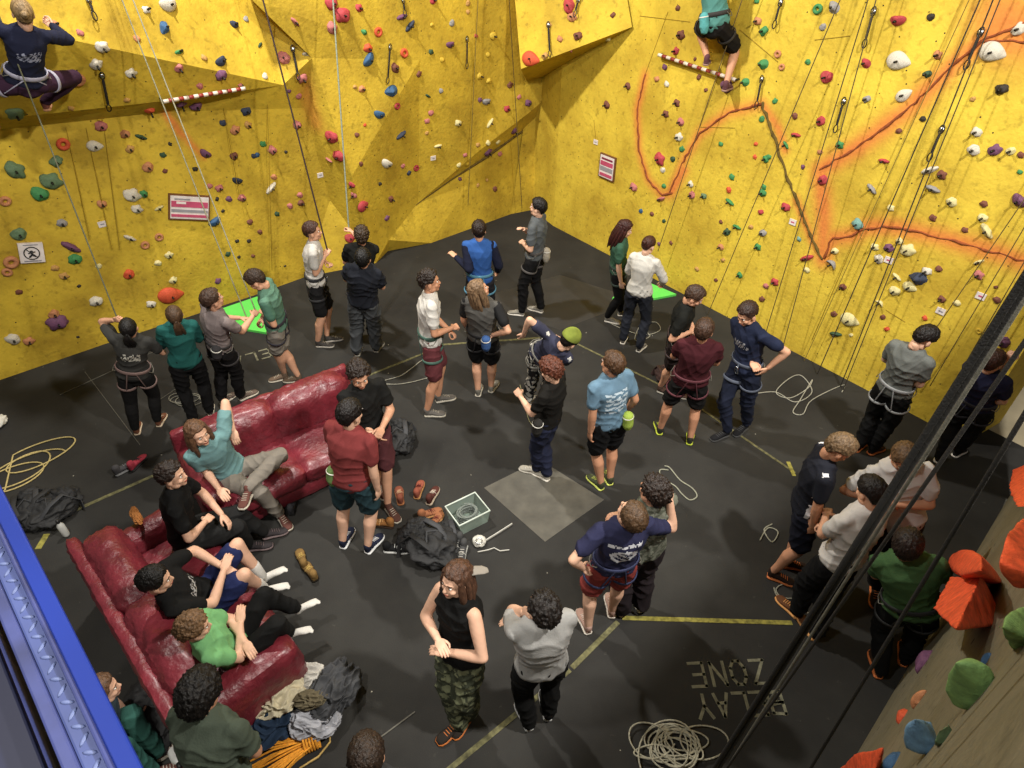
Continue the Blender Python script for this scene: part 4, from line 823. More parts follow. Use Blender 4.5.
# templates: y = outwards from the wall, z = up, unit radius
def hold_templates():
    T = {}
    V, F = ICO_S = ico(3)
    def shaped(fn):
        mb = MB(); mb.add([fn(v) for v in V], F); return mb
    def blob(k):
        def fn(v):
            n_ = noise.noise(v * 1.5 + Vector((k * 3.3, 1, k))); r = 1 + .32 * n_
            return Vector((v.x * r, (v.y * .62 * r if v.y > 0 else v.y * .08), v.z * r * (.82 + .1 * math.sin(k))))
        return fn
    for k in range(4): T['blob%d' % k] = shaped(blob(k))
    def jug(v):
        y = v.y * .7 if v.y > 0 else v.y * .08; z = v.z * .62
        if v.y > 0: z += .30 * v.y - .35 * max(0, .5 - abs(v.x)) * v.y; y *= 1 + .5 * max(0, v.z)
        return Vector((v.x * 1.05, y, z + .18 * v.x * v.x))
    T['jug'] = shaped(jug)
    def edge(v): return Vector((v.x * 1.25, (v.y * .5 if v.y > 0 else v.y * .06) * (1.2 + .5 * v.z), v.z * .45 + .12 * noise.noise(v * 2)))
    T['edge'] = shaped(edge)
    def pear(v):
        q = (v.x + 1) / 2; r = .45 + .6 * math.sin(min(1, q * 1.0) * math.pi * .62); return Vector((v.x * 1.3, (v.y * .55 if v.y > 0 else v.y * .05) * r, v.z * r * .95))
    T['pear'] = shaped(pear)
    def wedge(v):
        s_ = max(abs(v.x), abs(v.z), .001); q = (abs(v.x) + abs(v.z) * .6)
        y = (1 - min(1, q)) * 1.1 if v.y > 0 else v.y * .06; return Vector((v.x * 1.1, y, (v.z * (1 - .45 * (v.x + 1) * .5)) * .95))
    T['wedge'] = shaped(wedge)
    def moon(v):
        a = v.x * 1.15; return Vector((math.sin(a) * 1.05 + 0, (v.y * .55 if v.y > 0 else v.y * .05), (math.cos(a) - .75) * 1.1 + v.z * .32 * (1 - .6 * abs(v.x))))
    T['moon'] = shaped(moon)
    mb = MB(); mb.tube([Vector((math.cos(i * math.pi / 9) * .66, .16, math.sin(i * math.pi / 9) * .60)) for i in range(18)], [(.36, .34)] * 18, 9, closed=True, up=(0, 1, 0)); T['ring'] = mb
    return {k: v.mesh('hold_' + k, [hm('g')]) for k, v in T.items()}
HT = hold_templates()
BOLT = MB().tube([(0, .0, 0), (0, .06, 0)], [.012, .012], 6, cap=False).mesh('bolt', [mat('bolt_steel', '#33302b', .4, .1, metal=.8)])
SHN = {'blob': 'rounded', 'jug': 'jug shaped', 'edge': 'narrow edge', 'pear': 'pear shaped', 'wedge': 'angular', 'moon': 'crescent', 'ring': 'ring shaped'}
rh = random.Random(5)
# x, y, size px, colour, shape
HL = """54 25 9 s b|80 33 7 p b|102 47 12 w b|96 64 11 w b|77 79 14 s r|131 73 10 w b|15 113 15 gg b|71 108 6 t b|101 126 11 p b|125 134 9 s b|141 137 9 dg e|63 144 12 o r|95 146 14 w p|130 149 8 t b|56 161 12 gg b|15 170 16 gg b|51 181 17 gg b|148 167 11 s b|163 155 6 dg b|165 171 5 m b|170 144 4 k b|127 100 6 t b|150 110 10 o b|181 104 10 u b|196 105 13 u b|146 10 8 w b|168 6 17 w j|164 28 12 b w|137 39 7 s b|179 52 8 g e|179 68 9 p b|200 86 7 p b|240 85 5 p b|204 58 7 t b|221 62 13 n j|221 75 12 u b|234 25 9 n j|246 19 6 x b|246 111 11 n b|223 123 7 n b|235 130 10 s b|248 125 8 t b|205 154 12 u j|234 156 9 m b|254 156 6 n b|195 169 6 k b|237 181 11 n j|210 186 6 p b|219 188 9 p b
295 22 9 p e|260 45 6 dg e|307 54 8 w e|284 58 13 p b|265 76 7 w b|302 78 12 p b|299 96 7 p b|289 91 5 u b|297 125 10 p b|263 144 7 g b|272 150 11 p b|257 155 6 b b|286 152 4 k b|274 177 7 s b|271 188 13 w e|342 15 18 r b|331 3 14 r b|332 28 12 p b|359 8 8 r b|364 32 7 g w|378 32 10 o r|368 48 10 o b|369 60 16 b j|402 17 11 u e|410 26 12 n e|404 53 10 o r|395 68 10 m b|391 91 15 b w|397 106 8 r r|379 115 13 b j|362 89 8 s b|355 87 5 t b|419 74 7 m b|428 96 6 dg e|431 52 6 dg b|450 45 10 u j|452 23 7 x b|432 25 5 y b|468 3 6 t b|468 12 5 t b|476 36 5 r b|493 36 9 y b|442 60 6 y b|488 55 6 y b|441 91 6 x b|431 113 7 p b|427 121 7 p b|427 133 5 t b|401 135 12 n e|357 135 6 m b|365 125 4 o b|332 137 15 r b|339 156 14 r b|329 160 7 p e|386 164 15 w j|361 164 6 m b|403 166 6 p b|416 168 8 r r|409 173 6 n b|380 184 5 k b|438 146 8 c e|458 123 9 c b|480 76 8 y b|489 81 7 y b|486 102 11 x j|480 100 6 u b|490 123 10 c e|507 109 8 r b|510 85 7 m b|478 145 6 t b|488 143 7 c b|498 142 6 c b|488 152 10 u b|500 154 6 p b|465 155 6 p b|459 165 6 c b|467 164 6 y b|460 179 5 u b|478 185 5 t b|487 180 4 t b|495 189 7 m b|352 185 8 r b|433 0 8 r b
40 194 15 g b|5 201 10 s r|102 204 9 s b|62 223 9 x b|19 234 13 gg b|132 195 15 w b|144 194 8 g b|137 209 10 w b|159 208 8 c e|130 238 10 w e|159 237 9 s r|145 245 9 s r|169 255 8 c b|158 263 7 c b|71 247 15 u e|75 259 12 g b|55 268 7 t b|64 276 8 t b|11 262 13 s r|7 272 9 s r|19 292 6 m b|79 286 4 k b|99 266 6 c b|129 274 11 o b|173 280 9 c b|96 301 12 w b|151 304 10 w b|171 295 25 o p|57 322 19 u b|54 314 10 s b|13 339 12 w b|29 341 9 s b|78 337 3 k b|215 222 14 b j|229 199 7 u b|242 198 9 p b|217 199 5 k b|223 211 4 k b|250 222 7 m b|237 241 5 k b|249 241 5 k b|228 254 6 dg b|239 257 4 k b|253 256 5 m b|218 281 7 u b|300 195 7 p b|290 206 7 p b|301 203 8 m b|277 214 6 dg b|260 232 6 m b|285 266 3 k b|354 195 8 p b|363 206 17 r p|350 238 12 r b|391 199 8 m b|387 218 7 u b
569 6 14 r b|572 17 10 s b|613 15 6 m b|549 25 6 t b|560 39 7 s b|578 36 10 m b|608 39 7 c b|571 51 6 p e|531 59 20 o p|545 56 8 t b|519 97 6 p b|528 103 9 u b|514 131 9 u b"""
HR = """678 8 6 m b|681 35 10 m b|676 51 8 r b|695 59 4 m b|665 67 7 u b|657 79 7 s b|667 84 7 w b|699 77 6 m b|706 90 5 m b|628 86 8 m b|607 105 9 m b|677 103 8 m b|666 114 8 m b|681 122 9 p b|679 137 10 w b|682 149 7 g b|673 159 7 dg b|660 159 14 r b|663 170 7 w b|664 186 6 g b|634 187 11 p b|758 21 9 s b|764 31 10 g b|757 1 6 g b|763 64 12 g w|745 82 10 g w|727 86 15 u b|762 119 7 g b|721 144 6 g b|756 144 5 o b|755 157 5 o b|766 159 8 g b|732 177 7 g b|691 184 8 w b|729 190 7 o b|764 187 6 g b
818 9 10 g r|834 7 12 x w|823 27 7 x b|778 54 8 s r|782 67 7 s r|808 62 6 g b|827 77 13 r b|866 63 10 r w|898 21 14 r j|931 17 7 k b|899 61 22 w p|938 55 8 s b|927 74 8 dg w|904 95 15 w p|867 99 8 x b|775 101 6 g b|795 116 7 m b|821 121 10 r b|796 135 9 r e|786 145 8 g e|923 119 6 k b|899 131 6 m b|840 145 8 g b|820 152 6 s b|803 167 5 u b|884 161 9 r e|823 180 11 r b|872 189 11 x e|993 52 22 w p|1019 29 11 w b|1002 89 11 k b|973 99 5 t b|977 132 10 w b|974 150 11 w b|995 150 11 u b|1011 151 8 c b|1021 155 6 m b|930 170 13 w e|942 175 9 m b|933 189 12 x e|1020 172 5 g b|769 157 6 g b
661 199 10 p e|641 211 6 b b|652 214 6 m b|664 221 5 dg b|671 243 5 m b|659 244 5 u b|692 195 9 p b|704 196 8 gg b|730 202 10 g e|727 232 9 dg b|737 227 9 g e|721 222 5 m b|761 212 7 r b|763 233 9 x b|751 227 6 t b|758 247 8 g b|721 247 8 s b|723 260 6 t b|697 269 6 t b|740 275 8 g b|716 280 5 m b|766 286 7 p b|762 299 7 m b|763 193 9 g b
786 207 11 r b|799 239 6 e w|858 224 13 e b|891 208 7 c b|952 202 10 c b|984 204 7 m b|1019 201 15 u j|933 218 7 m b|983 218 9 c b|987 231 14 c e|965 230 6 m b|807 258 13 r e|835 251 8 c b|832 264 14 x m|807 270 7 c b|875 247 8 c b|889 248 10 u b|900 241 8 c b|908 250 14 c b|879 259 10 w b|979 262 8 c e|979 275 9 p b|939 269 7 m b|927 271 10 w b|918 278 17 n w|897 277 9 c e|910 287 14 c p|895 291 11 c b|775 282 9 r b|843 287 8 m b|880 303 10 c m|942 299 8 m b|957 303 7 c b|997 300 7 m b|883 317 6 m b|834 314 7 m b|850 320 20 c p|836 334 11 dg e|851 335 5 c b|887 329 6 o b|925 318 6 o b|979 331 6 y r|1004 342 12 u b|996 287 4 m b"""
SHP = {'b': None, 'j': 'jug', 'e': 'edge', 'p': 'pear', 'w': 'wedge', 'm': 'moon', 'r': 'ring'}
LAND = {'L': [(188, 207, 'the pink notice'), (31, 252, 'the white no-climbing notice'), (205, 92, 'the striped rod'), (171, 295, 'the big orange hold'), (57, 322, 'the purple cluster hold'), (339, 156, 'the lowest big red pair'), (342, 15, 'the topmost big red hold'),
              (386, 164, 'the white jug'), (391, 91, 'the blue angular hold'), (486, 148, 'the diagonal ledge end'), (531, 59, 'the orange hold under the block'), (569, 6, 'the block over the corner'), (102, 80, 'the black chain of slings'), (215, 222, 'the blue and white jug'), (363, 206, 'the tall red hold'),
              (28, 45, 'the climber in navy'), (452, 30, 'the high purple holds'), (221, 62, 'the ridge tip'), (15, 170, 'the big grey green holds'), (293, 62, 'the arete sling')],
        'R': [(608, 167, 'the small framed notice'), (715, 40, 'the climber in shorts'), (762, 104, 'the crack peak'), (640, 130, 'the U shaped crack'), (822, 259, 'the V shaped crack tip'), (820, 172, 'the long crack start'), (899, 61, 'the white pear hold'), (993, 52, 'the topmost cream boulder hold'), (850, 320, 'the low cream boulder hold'),
              (918, 278, 'the navy wedge'), (935, 236, 'the long low crack'), (842, 115, 'the middle quickdraw'), (938, 143, 'the lower quickdraw'), (620, 228, 'the red haired person'), (752, 310, 'the person in navy jeans'), (905, 112, 'the long high crack'), (1004, 342, 'the person at the wall end')]}
def compass(dx, dy, wall):
    a = math.degrees(math.atan2(-dy, dx)) % 360; tow = 'nearer the corner than' if wall == 'R' else 'nearer the far end than'
    away = 'farther from the corner than'
    r_ = tow if wall == 'L2' else None
    east = 'cornerward of' if wall == 'L' else 'outward of'; west = 'outward of' if wall == 'L' else 'cornerward of'
    return ['%s' % east, 'above and %s' % east, 'above', 'above and %s' % west, west, 'below and %s' % west, 'below', 'below and %s' % east][int((a + 22.5) // 45) % 8]
def hold_label(x, y, size, cname, shape, wall):
    sw = 'tiny' if size <= 5 else 'small' if size <= 8 else 'medium' if size <= 12 else 'large'
    ls = sorted(LAND[wall], key=lambda l: math.hypot(l[0] - x, l[1] - y)); ls = [l for l in ls if math.hypot(l[0] - x, l[1] - y) > 6]
    wn = 'crack-painted wall' if wall == 'R' else 'ledged wall'
    for l in ls[:3]:
        dd = math.hypot(l[0] - x, l[1] - y); q = 'just ' if dd < 28 else 'well ' if dd > 75 else ''
        for a in (0, 1):
            lab = '%s %s %s hold %s%s %s' % (sw, cname, shape, q, compass(x - l[0], y - l[1], wall), l[2])
            if a: lab = lab.replace(' hold ', ' bolted hold ') ; continue
            if lab not in LABELS: return lab
    k = ls[0]; k2 = ls[1]
    lab = '%s %s %s hold between %s and %s' % (sw, cname, shape, k[2], k2[2]); i = 0
    for l2 in ls[1:]:
        lab = '%s %s %s hold between %s and %s' % (sw, cname, shape, k[2], l2[2])
        if lab not in LABELS: break
    return lab
HINFO = {}
def wall_hit(px, py):
    dg = bpy.context.evaluated_depsgraph_get(); o = Vector(CAM); d = Vector(ray(px, py)); best = None
    for ob in (wl, blk, wr, wn):
        ok, loc, nor, _ = ob.ray_cast(o, d)
        if ok and (best is None or (loc - o).length < best[2]): best = (loc, nor if nor.dot(d) < 0 else -nor, (loc - o).length)
    return best
bpy.context.view_layer.update()
def put_hold(x, y, size, c, sh, wall, label=None, squash=1., rot=None, nobolt=False):
    h = wall_hit(x, y)
    if h is None: return None
    loc, nor, dd = h
    r = size * (.41 if wall != 'N' else .5) * (.82 if sh == 'p' else 1) * dd / FPX
    shape = SHP[sh] or 'blob%d' % rh.randrange(4); o = bpy.data.objects.new('climbing_hold', HT[shape]); COL.objects.link(o)
    o.material_slots[0].link = 'OBJECT'; o.material_slots[0].material = hm(c)
    zz = Vector((0, 0, 1)) - nor * nor.z; zz.normalize(); xx = nor.cross(zz); xx.normalize(); a = rot if rot is not None else rh.uniform(-.9, .9) * (1 if size < 17 else .3)
    x2 = xx * math.cos(a) + zz * math.sin(a); z2 = x2.cross(nor)
    o.matrix_world = frame(x2 * r, nor * r * squash, z2 * r, loc - nor * .0)
    lb = label or hold_label(x, y, size, HC[c][0], SHN[shape.rstrip('0123456789')], wall); tag(o, lb, 'climbing hold', 'holds bolted to the %s' % ('crack-painted wall' if wall == 'R' else 'ledged wall' if wall == 'L' else 'near wall'))
    if size >= 8 and not nobolt and shape != 'ring':
        b = bpy.data.objects.new('bolt', BOLT); COL.objects.link(b); b.parent = o; k = r
        b.location = (0, .52 if shape.startswith('blob') else .4, 0); b.scale = (1 / r,) * 3
    return o
for wall, txt in (('L', HL), ('R', HR)):
    for it in txt.replace('\n', '|').split('|'):
        x, y, sz, c, sh = it.split(); put_hold(float(x), float(y), float(sz), c, sh, wall)
# big holds on the near wall
for x, y, sz, c, sh, lab, rot, sq in [(1018, 500, 34, 'o', 'p', 'huge orange red tube volume at the top edge of the near wall', 1.2, 1), (1030, 548, 52, 'o', 'p', 'huge orange red volume below the tube volume on the near wall', 1.0, 1), (975, 563, 26, 'o', 'b', 'orange red knob volume sticking out over the person in green', 0, 1.3),
        (962, 600, 44, 'o', 'w', 'orange red angular block volume beside the person in green', 1.2, .9), (1014, 628, 34, 'l', 'm', 'curved green lip hold, upper one on the near wall', 2.2, 1), (967, 688, 50, 'l', 'j', 'large green hold with dark undercut, biggest green on the near wall', 1.9, 1), (943, 733, 22, 'gg', 'e', 'slim pale green hold under the large green hold', 1.0, 1),
        (914, 740, 36, 'b', 'm', 'pale blue scalloped hold on the near wall', 2.4, 1), (866, 760, 40, 'o', 'e', 'bright orange fin hold at the foot of the near wall', .6, 1), (903, 717, 13, 'o', 'b', 'small orange hold directly above the bright orange fin', 0, 1), (920, 700, 16, 's', 'e', 'small salmon hold near the purple ball hold', 1.2, 1),
        (925, 662, 20, 'u', 'b', 'dull purple ball hold on the near wall', 0, 1), (987, 661, 12, 'b', 'e', 'small blue hold beside the large green hold', .2, 1), (893, 764, 20, 'b', 'b', 'small blue hold between the orange fin and the scalloped hold', 0, 1)]:
    if sz < 22: put_hold(x, y, sz, c, sh, 'N', lab, rot=rot, squash=sq, nobolt=True)

def hull_hold(pts, c, label, vox=.007, sm=40):
    bm = bmesh.new(); P = [PNw(*p) for p in pts]
    for p in P: bm.verts.new(p); 
    ct = sum(P, Vector()) / len(P); c0 = ct - Vector(NN) * ((ct - Vector(NP0)).dot(Vector(NN)) + .02)
    for p in P: q = p - Vector(NN) * ((p - Vector(NP0)).dot(Vector(NN)) + .02); bm.verts.new(c0.lerp(q, .3))
    r = bmesh.ops.convex_hull(bm, input=bm.verts[:]); bm.verts.index_update(); mb = MB(); mb.add([v.co.copy() for v in bm.verts], [tuple(v.index for v in f.verts) for f in bm.faces]); bm.free()
    V, N, F = remesh(mb, vox, sm, .6); V = V + N * np.array([.006 * noise.noise(Vector(v) * 9) for v in V.tolist()])[:, None]
    o = link('climbing_hold', arrmesh('hold', V, F, [hm(c)])); tag(o, label, 'climbing hold', 'holds bolted to the near wall')
hull_hold([(1012, 470, .12), (1007, 488, .16), (1014, 508, .14), (1045, 505, .05), (1045, 455, .05)], 'z', 'huge orange red tube volume at the top edge of the near wall')
hull_hold([(1026, 512, .14), (1005, 530, .19), (997, 562, .17), (1000, 575, .14), (1014, 590, .08), (1045, 580, .04), (1045, 515, .04)], 'z', 'huge orange red volume below the tube volume on the near wall')
hull_hold([(966 + 19 * math.cos(i * .63) , 563 + 14 * math.sin(i * .63), .13 + .05 * (i % 2)) for i in range(10)] + [(990, 575, .03)], 'z', 'orange red knob volume sticking out over the person in green')
hull_hold([(950, 577, .17), (966, 588, .10), (981, 575, .12), (955, 630, .15), (933, 608, .19), (985, 582, 0.02), (962, 629, .06)], 'z', 'orange red angular block volume beside the person in green', .006, 3)
hull_hold([(999, 628, .13), (1003, 612, .13), (1018, 603, .10), (1040, 604, .02), (1016, 640, .02), (1009, 651, .03)], 'v', 'curved green lip hold, upper one on the near wall')
hull_hold([(943, 690, .10), (944, 674, .13), (954, 661, .14), (970, 655, .11), (994, 667, .05), (986, 680, .03), (976, 704, .02), (962, 713, .03), (949, 706, .06)], 'v', 'large green hold with pale top, biggest green on the near wall')
hull_hold([(934, 742, .05), (938, 730, .06), (950, 723, .04), (946, 736, .01), (936, 748, .01)], 'gg', 'slim pale green hold under the large green hold', .005, 2)
hull_hold([(900, 738, .09), (903, 724, .11), (915, 717, .10), (932, 719, .04), (928, 738, .02), (918, 756, .02), (903, 749, .06)], 'q', 'pale blue scalloped hold on the near wall')
hull_hold([(836, 770, .10), (853, 753, .11), (885, 745, .06), (882, 760, .0), (868, 790, 0), (832, 792, .05)], 'z', 'bright orange fin hold at the foot of the near wall')

# ------------------------------------------------------------ notices, rods, slings
def wall_frame(px, py, lift=.0):
    loc, nor, dd = wall_hit(px, py); zz = (Vector((0, 0, 1)) - nor * nor.z).normalized(); xx = zz.cross(nor) * 1; xx = (-nor).cross(zz) * 1
    if Vector(RT).dot(xx) < 0: xx = -xx
    return frame(xx, -nor, zz, loc + nor * lift), dd
PINK = mat('notice_pink', '#b44a68', .5); WHT = mat('notice_white', '#d9d0cc', .5); GRYN = mat('notice_grey', '#8d8a90', .5); BLK = mat('black_plastic', '#1d1c1c', .5); WOOD = mat('brown_frame', '#6a4326', .6)
def panel(px, py, wd, ht, cells, label, rz=0, framem=WOOD):
    M, dd = wall_frame(px, py, .0); e = empty('wall_notice'); e.matrix_world = M @ Matrix.Rotation(rz, 4, 'Y'); tag(e, label, 'notice')
    if framem: MB().box((-wd / 2 - .02, -.03, -ht / 2 - .02), (wd / 2 + .02, .0, ht / 2 + .02)).build('frame', framem, e, False)
    MB().box((-wd / 2, -.036, -ht / 2), (wd / 2, -.004, ht / 2)).build('board', WHT, e, False)
    for i, (x0, z0, x1, z1, mt) in enumerate(cells): MB().box((x0 * wd - wd / 2, -.040 - i * .0004, z0 * ht - ht / 2), (x1 * wd - wd / 2, -.034, z1 * ht - ht / 2)).build('printed_block', mt, e, False)
    return e
panel(189, 207, .46, .30, [(.02, .52, .98, .78, PINK), (.02, .30, .98, .42, GRYN), (.15, .66, .4, .76, WHT), (.02, .08, .98, .2, PINK), (.1, .84, .5, .9, GRYN)], 'pink, grey and white framed notice on the wall above the person in grey', R(17))
panel(608, 167, .30, .34, [(.05, .55, .95, .75, PINK), (.05, .30, .95, .50, GRYN), (.1, .82, .9, .9, mat('notice_maroon', '#7a2440', .5)), (.05, .06, .95, .2, PINK)], 'small dark-framed pink and grey notice on the wall near the corner', R(0))
e = panel(31, 252, .24, .24, [(.15, .06, .85, .12, GRYN), (.2, .9, .8, .94, GRYN)], 'white square notice with a crossed-out climber in a circle', R(14), None)
mb = MB(); mb.tube([(.075 * math.cos(i * math.pi / 14), -.042, .075 * math.sin(i * math.pi / 14)) for i in range(28)], .006, 6, closed=True); mb.tube([(-.053, -.042, .053), (.053, -.042, -.053)], .005, 6); mb.ell((0, -.04, .02), (.016, .004, .016), nu=10, nv=6); mb.tube([(-.03, -.042, .0), (0, -.042, .01), (.03, -.042, .015)], .008, 6); mb.tube([(0, -.042, .01), (.0, -.042, -.02), (-.025, -.042, -.045)], .010, 6); mb.tube([(.0, -.042, -.02), (.03, -.042, -.04)], .008, 6)
mb.build('pictogram', BLK, e)
for x, y, lab in [(320, 175, 'white route tag beside the big red pair of holds'), (433, 158, 'white route tag above the diagonal ledge'), (102, 224, 'small cream blank card between the two wall notices'), (596, 142, 'tiny white tag above the small framed notice'), (793, 222, 'white tag with pink mark beside the V shaped crack'), (941, 311, 'white tag above the head of the person in the grey t-shirt'), (981, 296, 'pink and white tag near the thick black rope'), (889, 260, 'lilac tag among the holds under the long low crack')]:
    M, dd = wall_frame(x, y, 0); t = MB().box((-.045, -.012, -.035), (.045, .002, .035)).build('route_tag', WHT, None, False); t.matrix_world = M; tag(t, lab, 'tag')
    q = MB().box((-.02, -.014, -.008), (.025, -.011, .008)).build('printed_mark', PINK if 'pink' in lab or 'lilac' in lab else GRYN, t, False)
RW, RR_ = mat('rod_white', '#d9cdbd', .5), mat('rod_red', '#8a2f28', .5)
def rod(a, b, label, lift=.07):
    A, B = wall_hit(*a), wall_hit(*b); P0, P1 = A[0] + A[1] * lift, B[0] + B[1] * lift; mb = MB(); n = 17; e = empty('striped_rod', P0); tag(e, label, 'rod')
    for k in range(n):
        p, q = P0.lerp(P1, k / n) - P0, P0.lerp(P1, (k + 1) / n) - P0; sk = Vector((0, 0, .012)); mb.tube([p, q + sk * 0], .022, 8, cap=False, mi=k % 2)
    o = mb.build('rod', [RW, RR_], e)
    m2 = MB(); m2.tube([P0 - P0, A[0] - P0], .012, 6); m2.tube([P1 - P0, B[0] - P0], .012, 6); m2.build('bracket', BLK, e)
rod((160, 98), (242, 85), 'red and white striped rod along the underside of the ledge')
rod((662, 54), (739, 79), 'red and white striped rod under the climber in black shorts')
BLKW = mat('black_webbing', '#1f1b18', .85); STEEL = mat('steel', '#b8babd', .3, .05, metal=1); DSTEEL = mat('dark_steel', '#3a3632', .4, .05, metal=.8)
def quickdraw(a, b, label, wide=.014):
    A, B = wall_hit(*a), wall_hit(*b); P0, P1 = A[0] + A[1] * .03, B[0] + B[1] * .05; e = empty('quickdraw', A[0]); tag(e, label, 'quickdraw', 'quickdraws hanging on the walls'); n0 = A[0]
    L = (P1 - P0); u = L.normalized(); s = u.cross(A[1]).normalized()
    m = MB(); m.tube([P0 + u * .05 - n0, P1 - u * .05 - n0], [(wide, .006)] * 2, 8, up=s); m.build('sling', BLKW, e)
    for P, nm in ((P0, 'carabiner'), (P1 - u * .0, 'carabiner')):
        m = MB(); m.tube([P + u * .042 * math.cos(i * math.pi / 8) + s * .022 * math.sin(i * math.pi / 8) - n0 for i in range(16)], .0065, 6, closed=True); m.build(nm, DSTEEL, e)
    m = MB(); m.ell((0, 0, 0), (.025, .012, .025), frame(s, A[1], u, P0 - n0)); m.build('bolt_hanger', STEEL, e)
for a, b, l in [((782, 2), (777, 24), 'black quickdraw at the top edge, nearest above the crack peak'), ((875, 11), (867, 43), 'black quickdraw beside the white pear hold'), ((845, 101), (838, 128), 'black quickdraw between the red hold and the long crack'), ((943, 129), (932, 156), 'black quickdraw over the ropes below the long crack'),
                ((982, 32), (969, 64), 'black quickdraw where the long crack meets the ropes'), ((763, 79), (759, 104), 'black quickdraw hanging exactly over the crack peak'), ((293, 49), (296, 74), 'black quickdraw beside the pink hold on the arete'), ((389, 47), (386, 80), 'black quickdraw above the blue angular hold'),
                ((466, 39), (465, 65), 'black quickdraw below the high purple holds'), ((87, 0), (92, 17), 'black sling above the ridge next to the climber in navy'), ((101, 74), (107, 105), 'black chain of slings under the ridge'), ((549, 25), (551, 54), 'brown quickdraw on the block over the corner'), ((402, 0), (403, 13), 'quickdraw at the top edge above the grey purple holds'), ((579, 0), (576, 14), 'dark quickdraw beside the red hold on the block')]:
    quickdraw(a, b, l)
# ------------------------------------------------------------ climbing ropes
def ropem(col): return mat('rope_' + col.strip('#'), col, .8, .25, 60, .5, 200)
def rope(pts, r, col, label, sag=0., name='climbing_rope'):
    P = [Vector(p) for p in pts]; out = []
    for a, b in zip(P[:-1], P[1:]):
        n = max(2, int((b - a).length / .25))
        for k in range(n):
            t = k / n; q = a.lerp(b, t); out.append(q - Vector((0, 0, sag * math.sin(math.pi * t))))
    out.append(P[-1]); o = MB().tube(out, r, 6).build(name, ropem(col)); return tag(o, label, 'rope')
def up(a, b, z=7.6):
    """continue the line b -> a upward to height z"""
    d = (Vector(a) - Vector(b)); t = (z - a[2]) / d.z; return Vector(a) + d * t
# near wall right: top and bottom pixels on planes just in front of the right wall
for k, (a, b, off, r, col, lab) in enumerate([
        ((742, 0), (658, 251), .22, .006, '#5a4a28', 'thin rope passing the climber in shorts down to the person in the white jumper'),
        ((840, 0), (707, 317), .22, .006, '#4e4228', 'thin rope between the U shaped and V shaped cracks, behind the person in black'),
        ((868, 0), (762, 345), .20, .006, '#3d3424', 'first thin rope of a pair hanging behind the person in navy jeans'),
        ((876, 0), (775, 372), .24, .006, '#4a4029', 'second rope of a pair running through the middle quickdraw'),
        ((969, 0), (797, 380), .10, .005, '#7b6a2a', 'faint yellowish rope lying close to the crack-painted wall'),
        ((980, 0), (800, 418), .22, .007, '#2f2a20', 'dark rope crossing the low cream boulder hold'),
        ((993, 0), (838, 392), .22, .007, '#2a261e', 'dark rope running through the two long quickdraws'),
        ((1000, 0), (830, 420), .26, .006, '#3a3326', 'dark rope alongside the one through the two long quickdraws'),
        ((1024, 200), (906, 372), .20, .005, '#5b4d25', 'thin rope behind the person in the grey t-shirt'),
        ((1024, 228), (930, 386), .18, .005, '#5b4d25', 'thin rope just in front of the face of the person in the grey t-shirt'),
        ((1030, 252), (944, 400), .2, .005, '#4c4124', 'thin rope between the grey t-shirt person and the thick black rope')]):
    A, B = PRw(*a, off), PRw(*b, off); B.z = max(B.z, .02); rope([up(A, B), A, B], r, col, lab)
for a, b, off, r, col, lab in [((478, 0), (468, 205), .3, .006, '#6b5a24', 'thin brown rope hanging behind the person in the blue baseball shirt'), ((511, 30), (522, 208), .35, .006, '#5e4f24', 'thin brown rope hanging into the corner beside the person in grey')]:
    A, B = PLw(*a, off), PLw(*b, off); B.z = max(.02, B.z); rope([up(A, B), A, B], r, col, lab)
def hand_rope(topx, hand, off, r, col, lab, mid=None):
    A = PLw(*topx, off); H = Vector(hand); rope([up(A, H, 7.4), A] + ([mid] if mid else []) + [H], r, col, lab)
hp = PEOPLE
hand_rope((-4, 8), hp['grey_back']['hands'][0], 1.15, .007, '#55553f', 'grey green rope from the climber in navy down to the raised hand')
hand_rope((122, 0), hp['lilac']['hands'][0], .9, .007, '#7f7c62', 'first of two grey ropes crossing the pink notice')
hand_rope((133, 0), hp['lilac']['hands'][1], .9, .007, '#8a8770', 'second of two grey ropes crossing the pink notice')
hand_rope((263, 0), hp['white_belayer']['hands'][1], .8, .010, '#2a1712', 'thick dark rope held by the belayer in white beside the wall')
hand_rope((333, 0), hp['black_belayer']['hands'][1], .9, .010, '#7d8474', 'grey rope passing the big red holds to the person in black')
# ropes close to the camera, over the near part of the floor
def near_rope(a, b, D, r, col, lab, name='climbing_rope'):
    A, B = ray(*a), ray(*b); P = Vector(CAM) + Vector(A) * (D / math.hypot(A[0], A[1])); Q = Vector(CAM) + Vector(B) * (D * .97 / math.hypot(B[0], B[1]))
    d = (P - Q); T = P + d * ((7.5 - P.z) / d.z); Bt = Q - d * ((Q.z - .03) / d.z); o = MB().tube([T, P, Q, Bt], r, 10).build(name, ropem(col)); tag(o, lab, 'rope')
near_rope((1026, 275), (714, 768), 1.35, .0075, '#141312', 'thick black rope crossing the whole near side of the gym, upper strand')
near_rope((1031, 277), (719, 768), 1.36, .0075, '#1b1a18', 'thick black rope crossing the near side, strand lying against the upper one')
near_rope((1024, 300), (722, 776), 1.9, .006, '#5c5a50', 'thin grey rope parallel to and just under the thick black rope')
near_rope((1024, 343), (722, 775), 1.6, .0055, '#1d1a17', 'medium dark rope crossing the person in navy at the wall end')
near_rope((1026, 412), (806, 776), 1.6, .006, '#191715', 'dark rope crossing the back of the person in green')
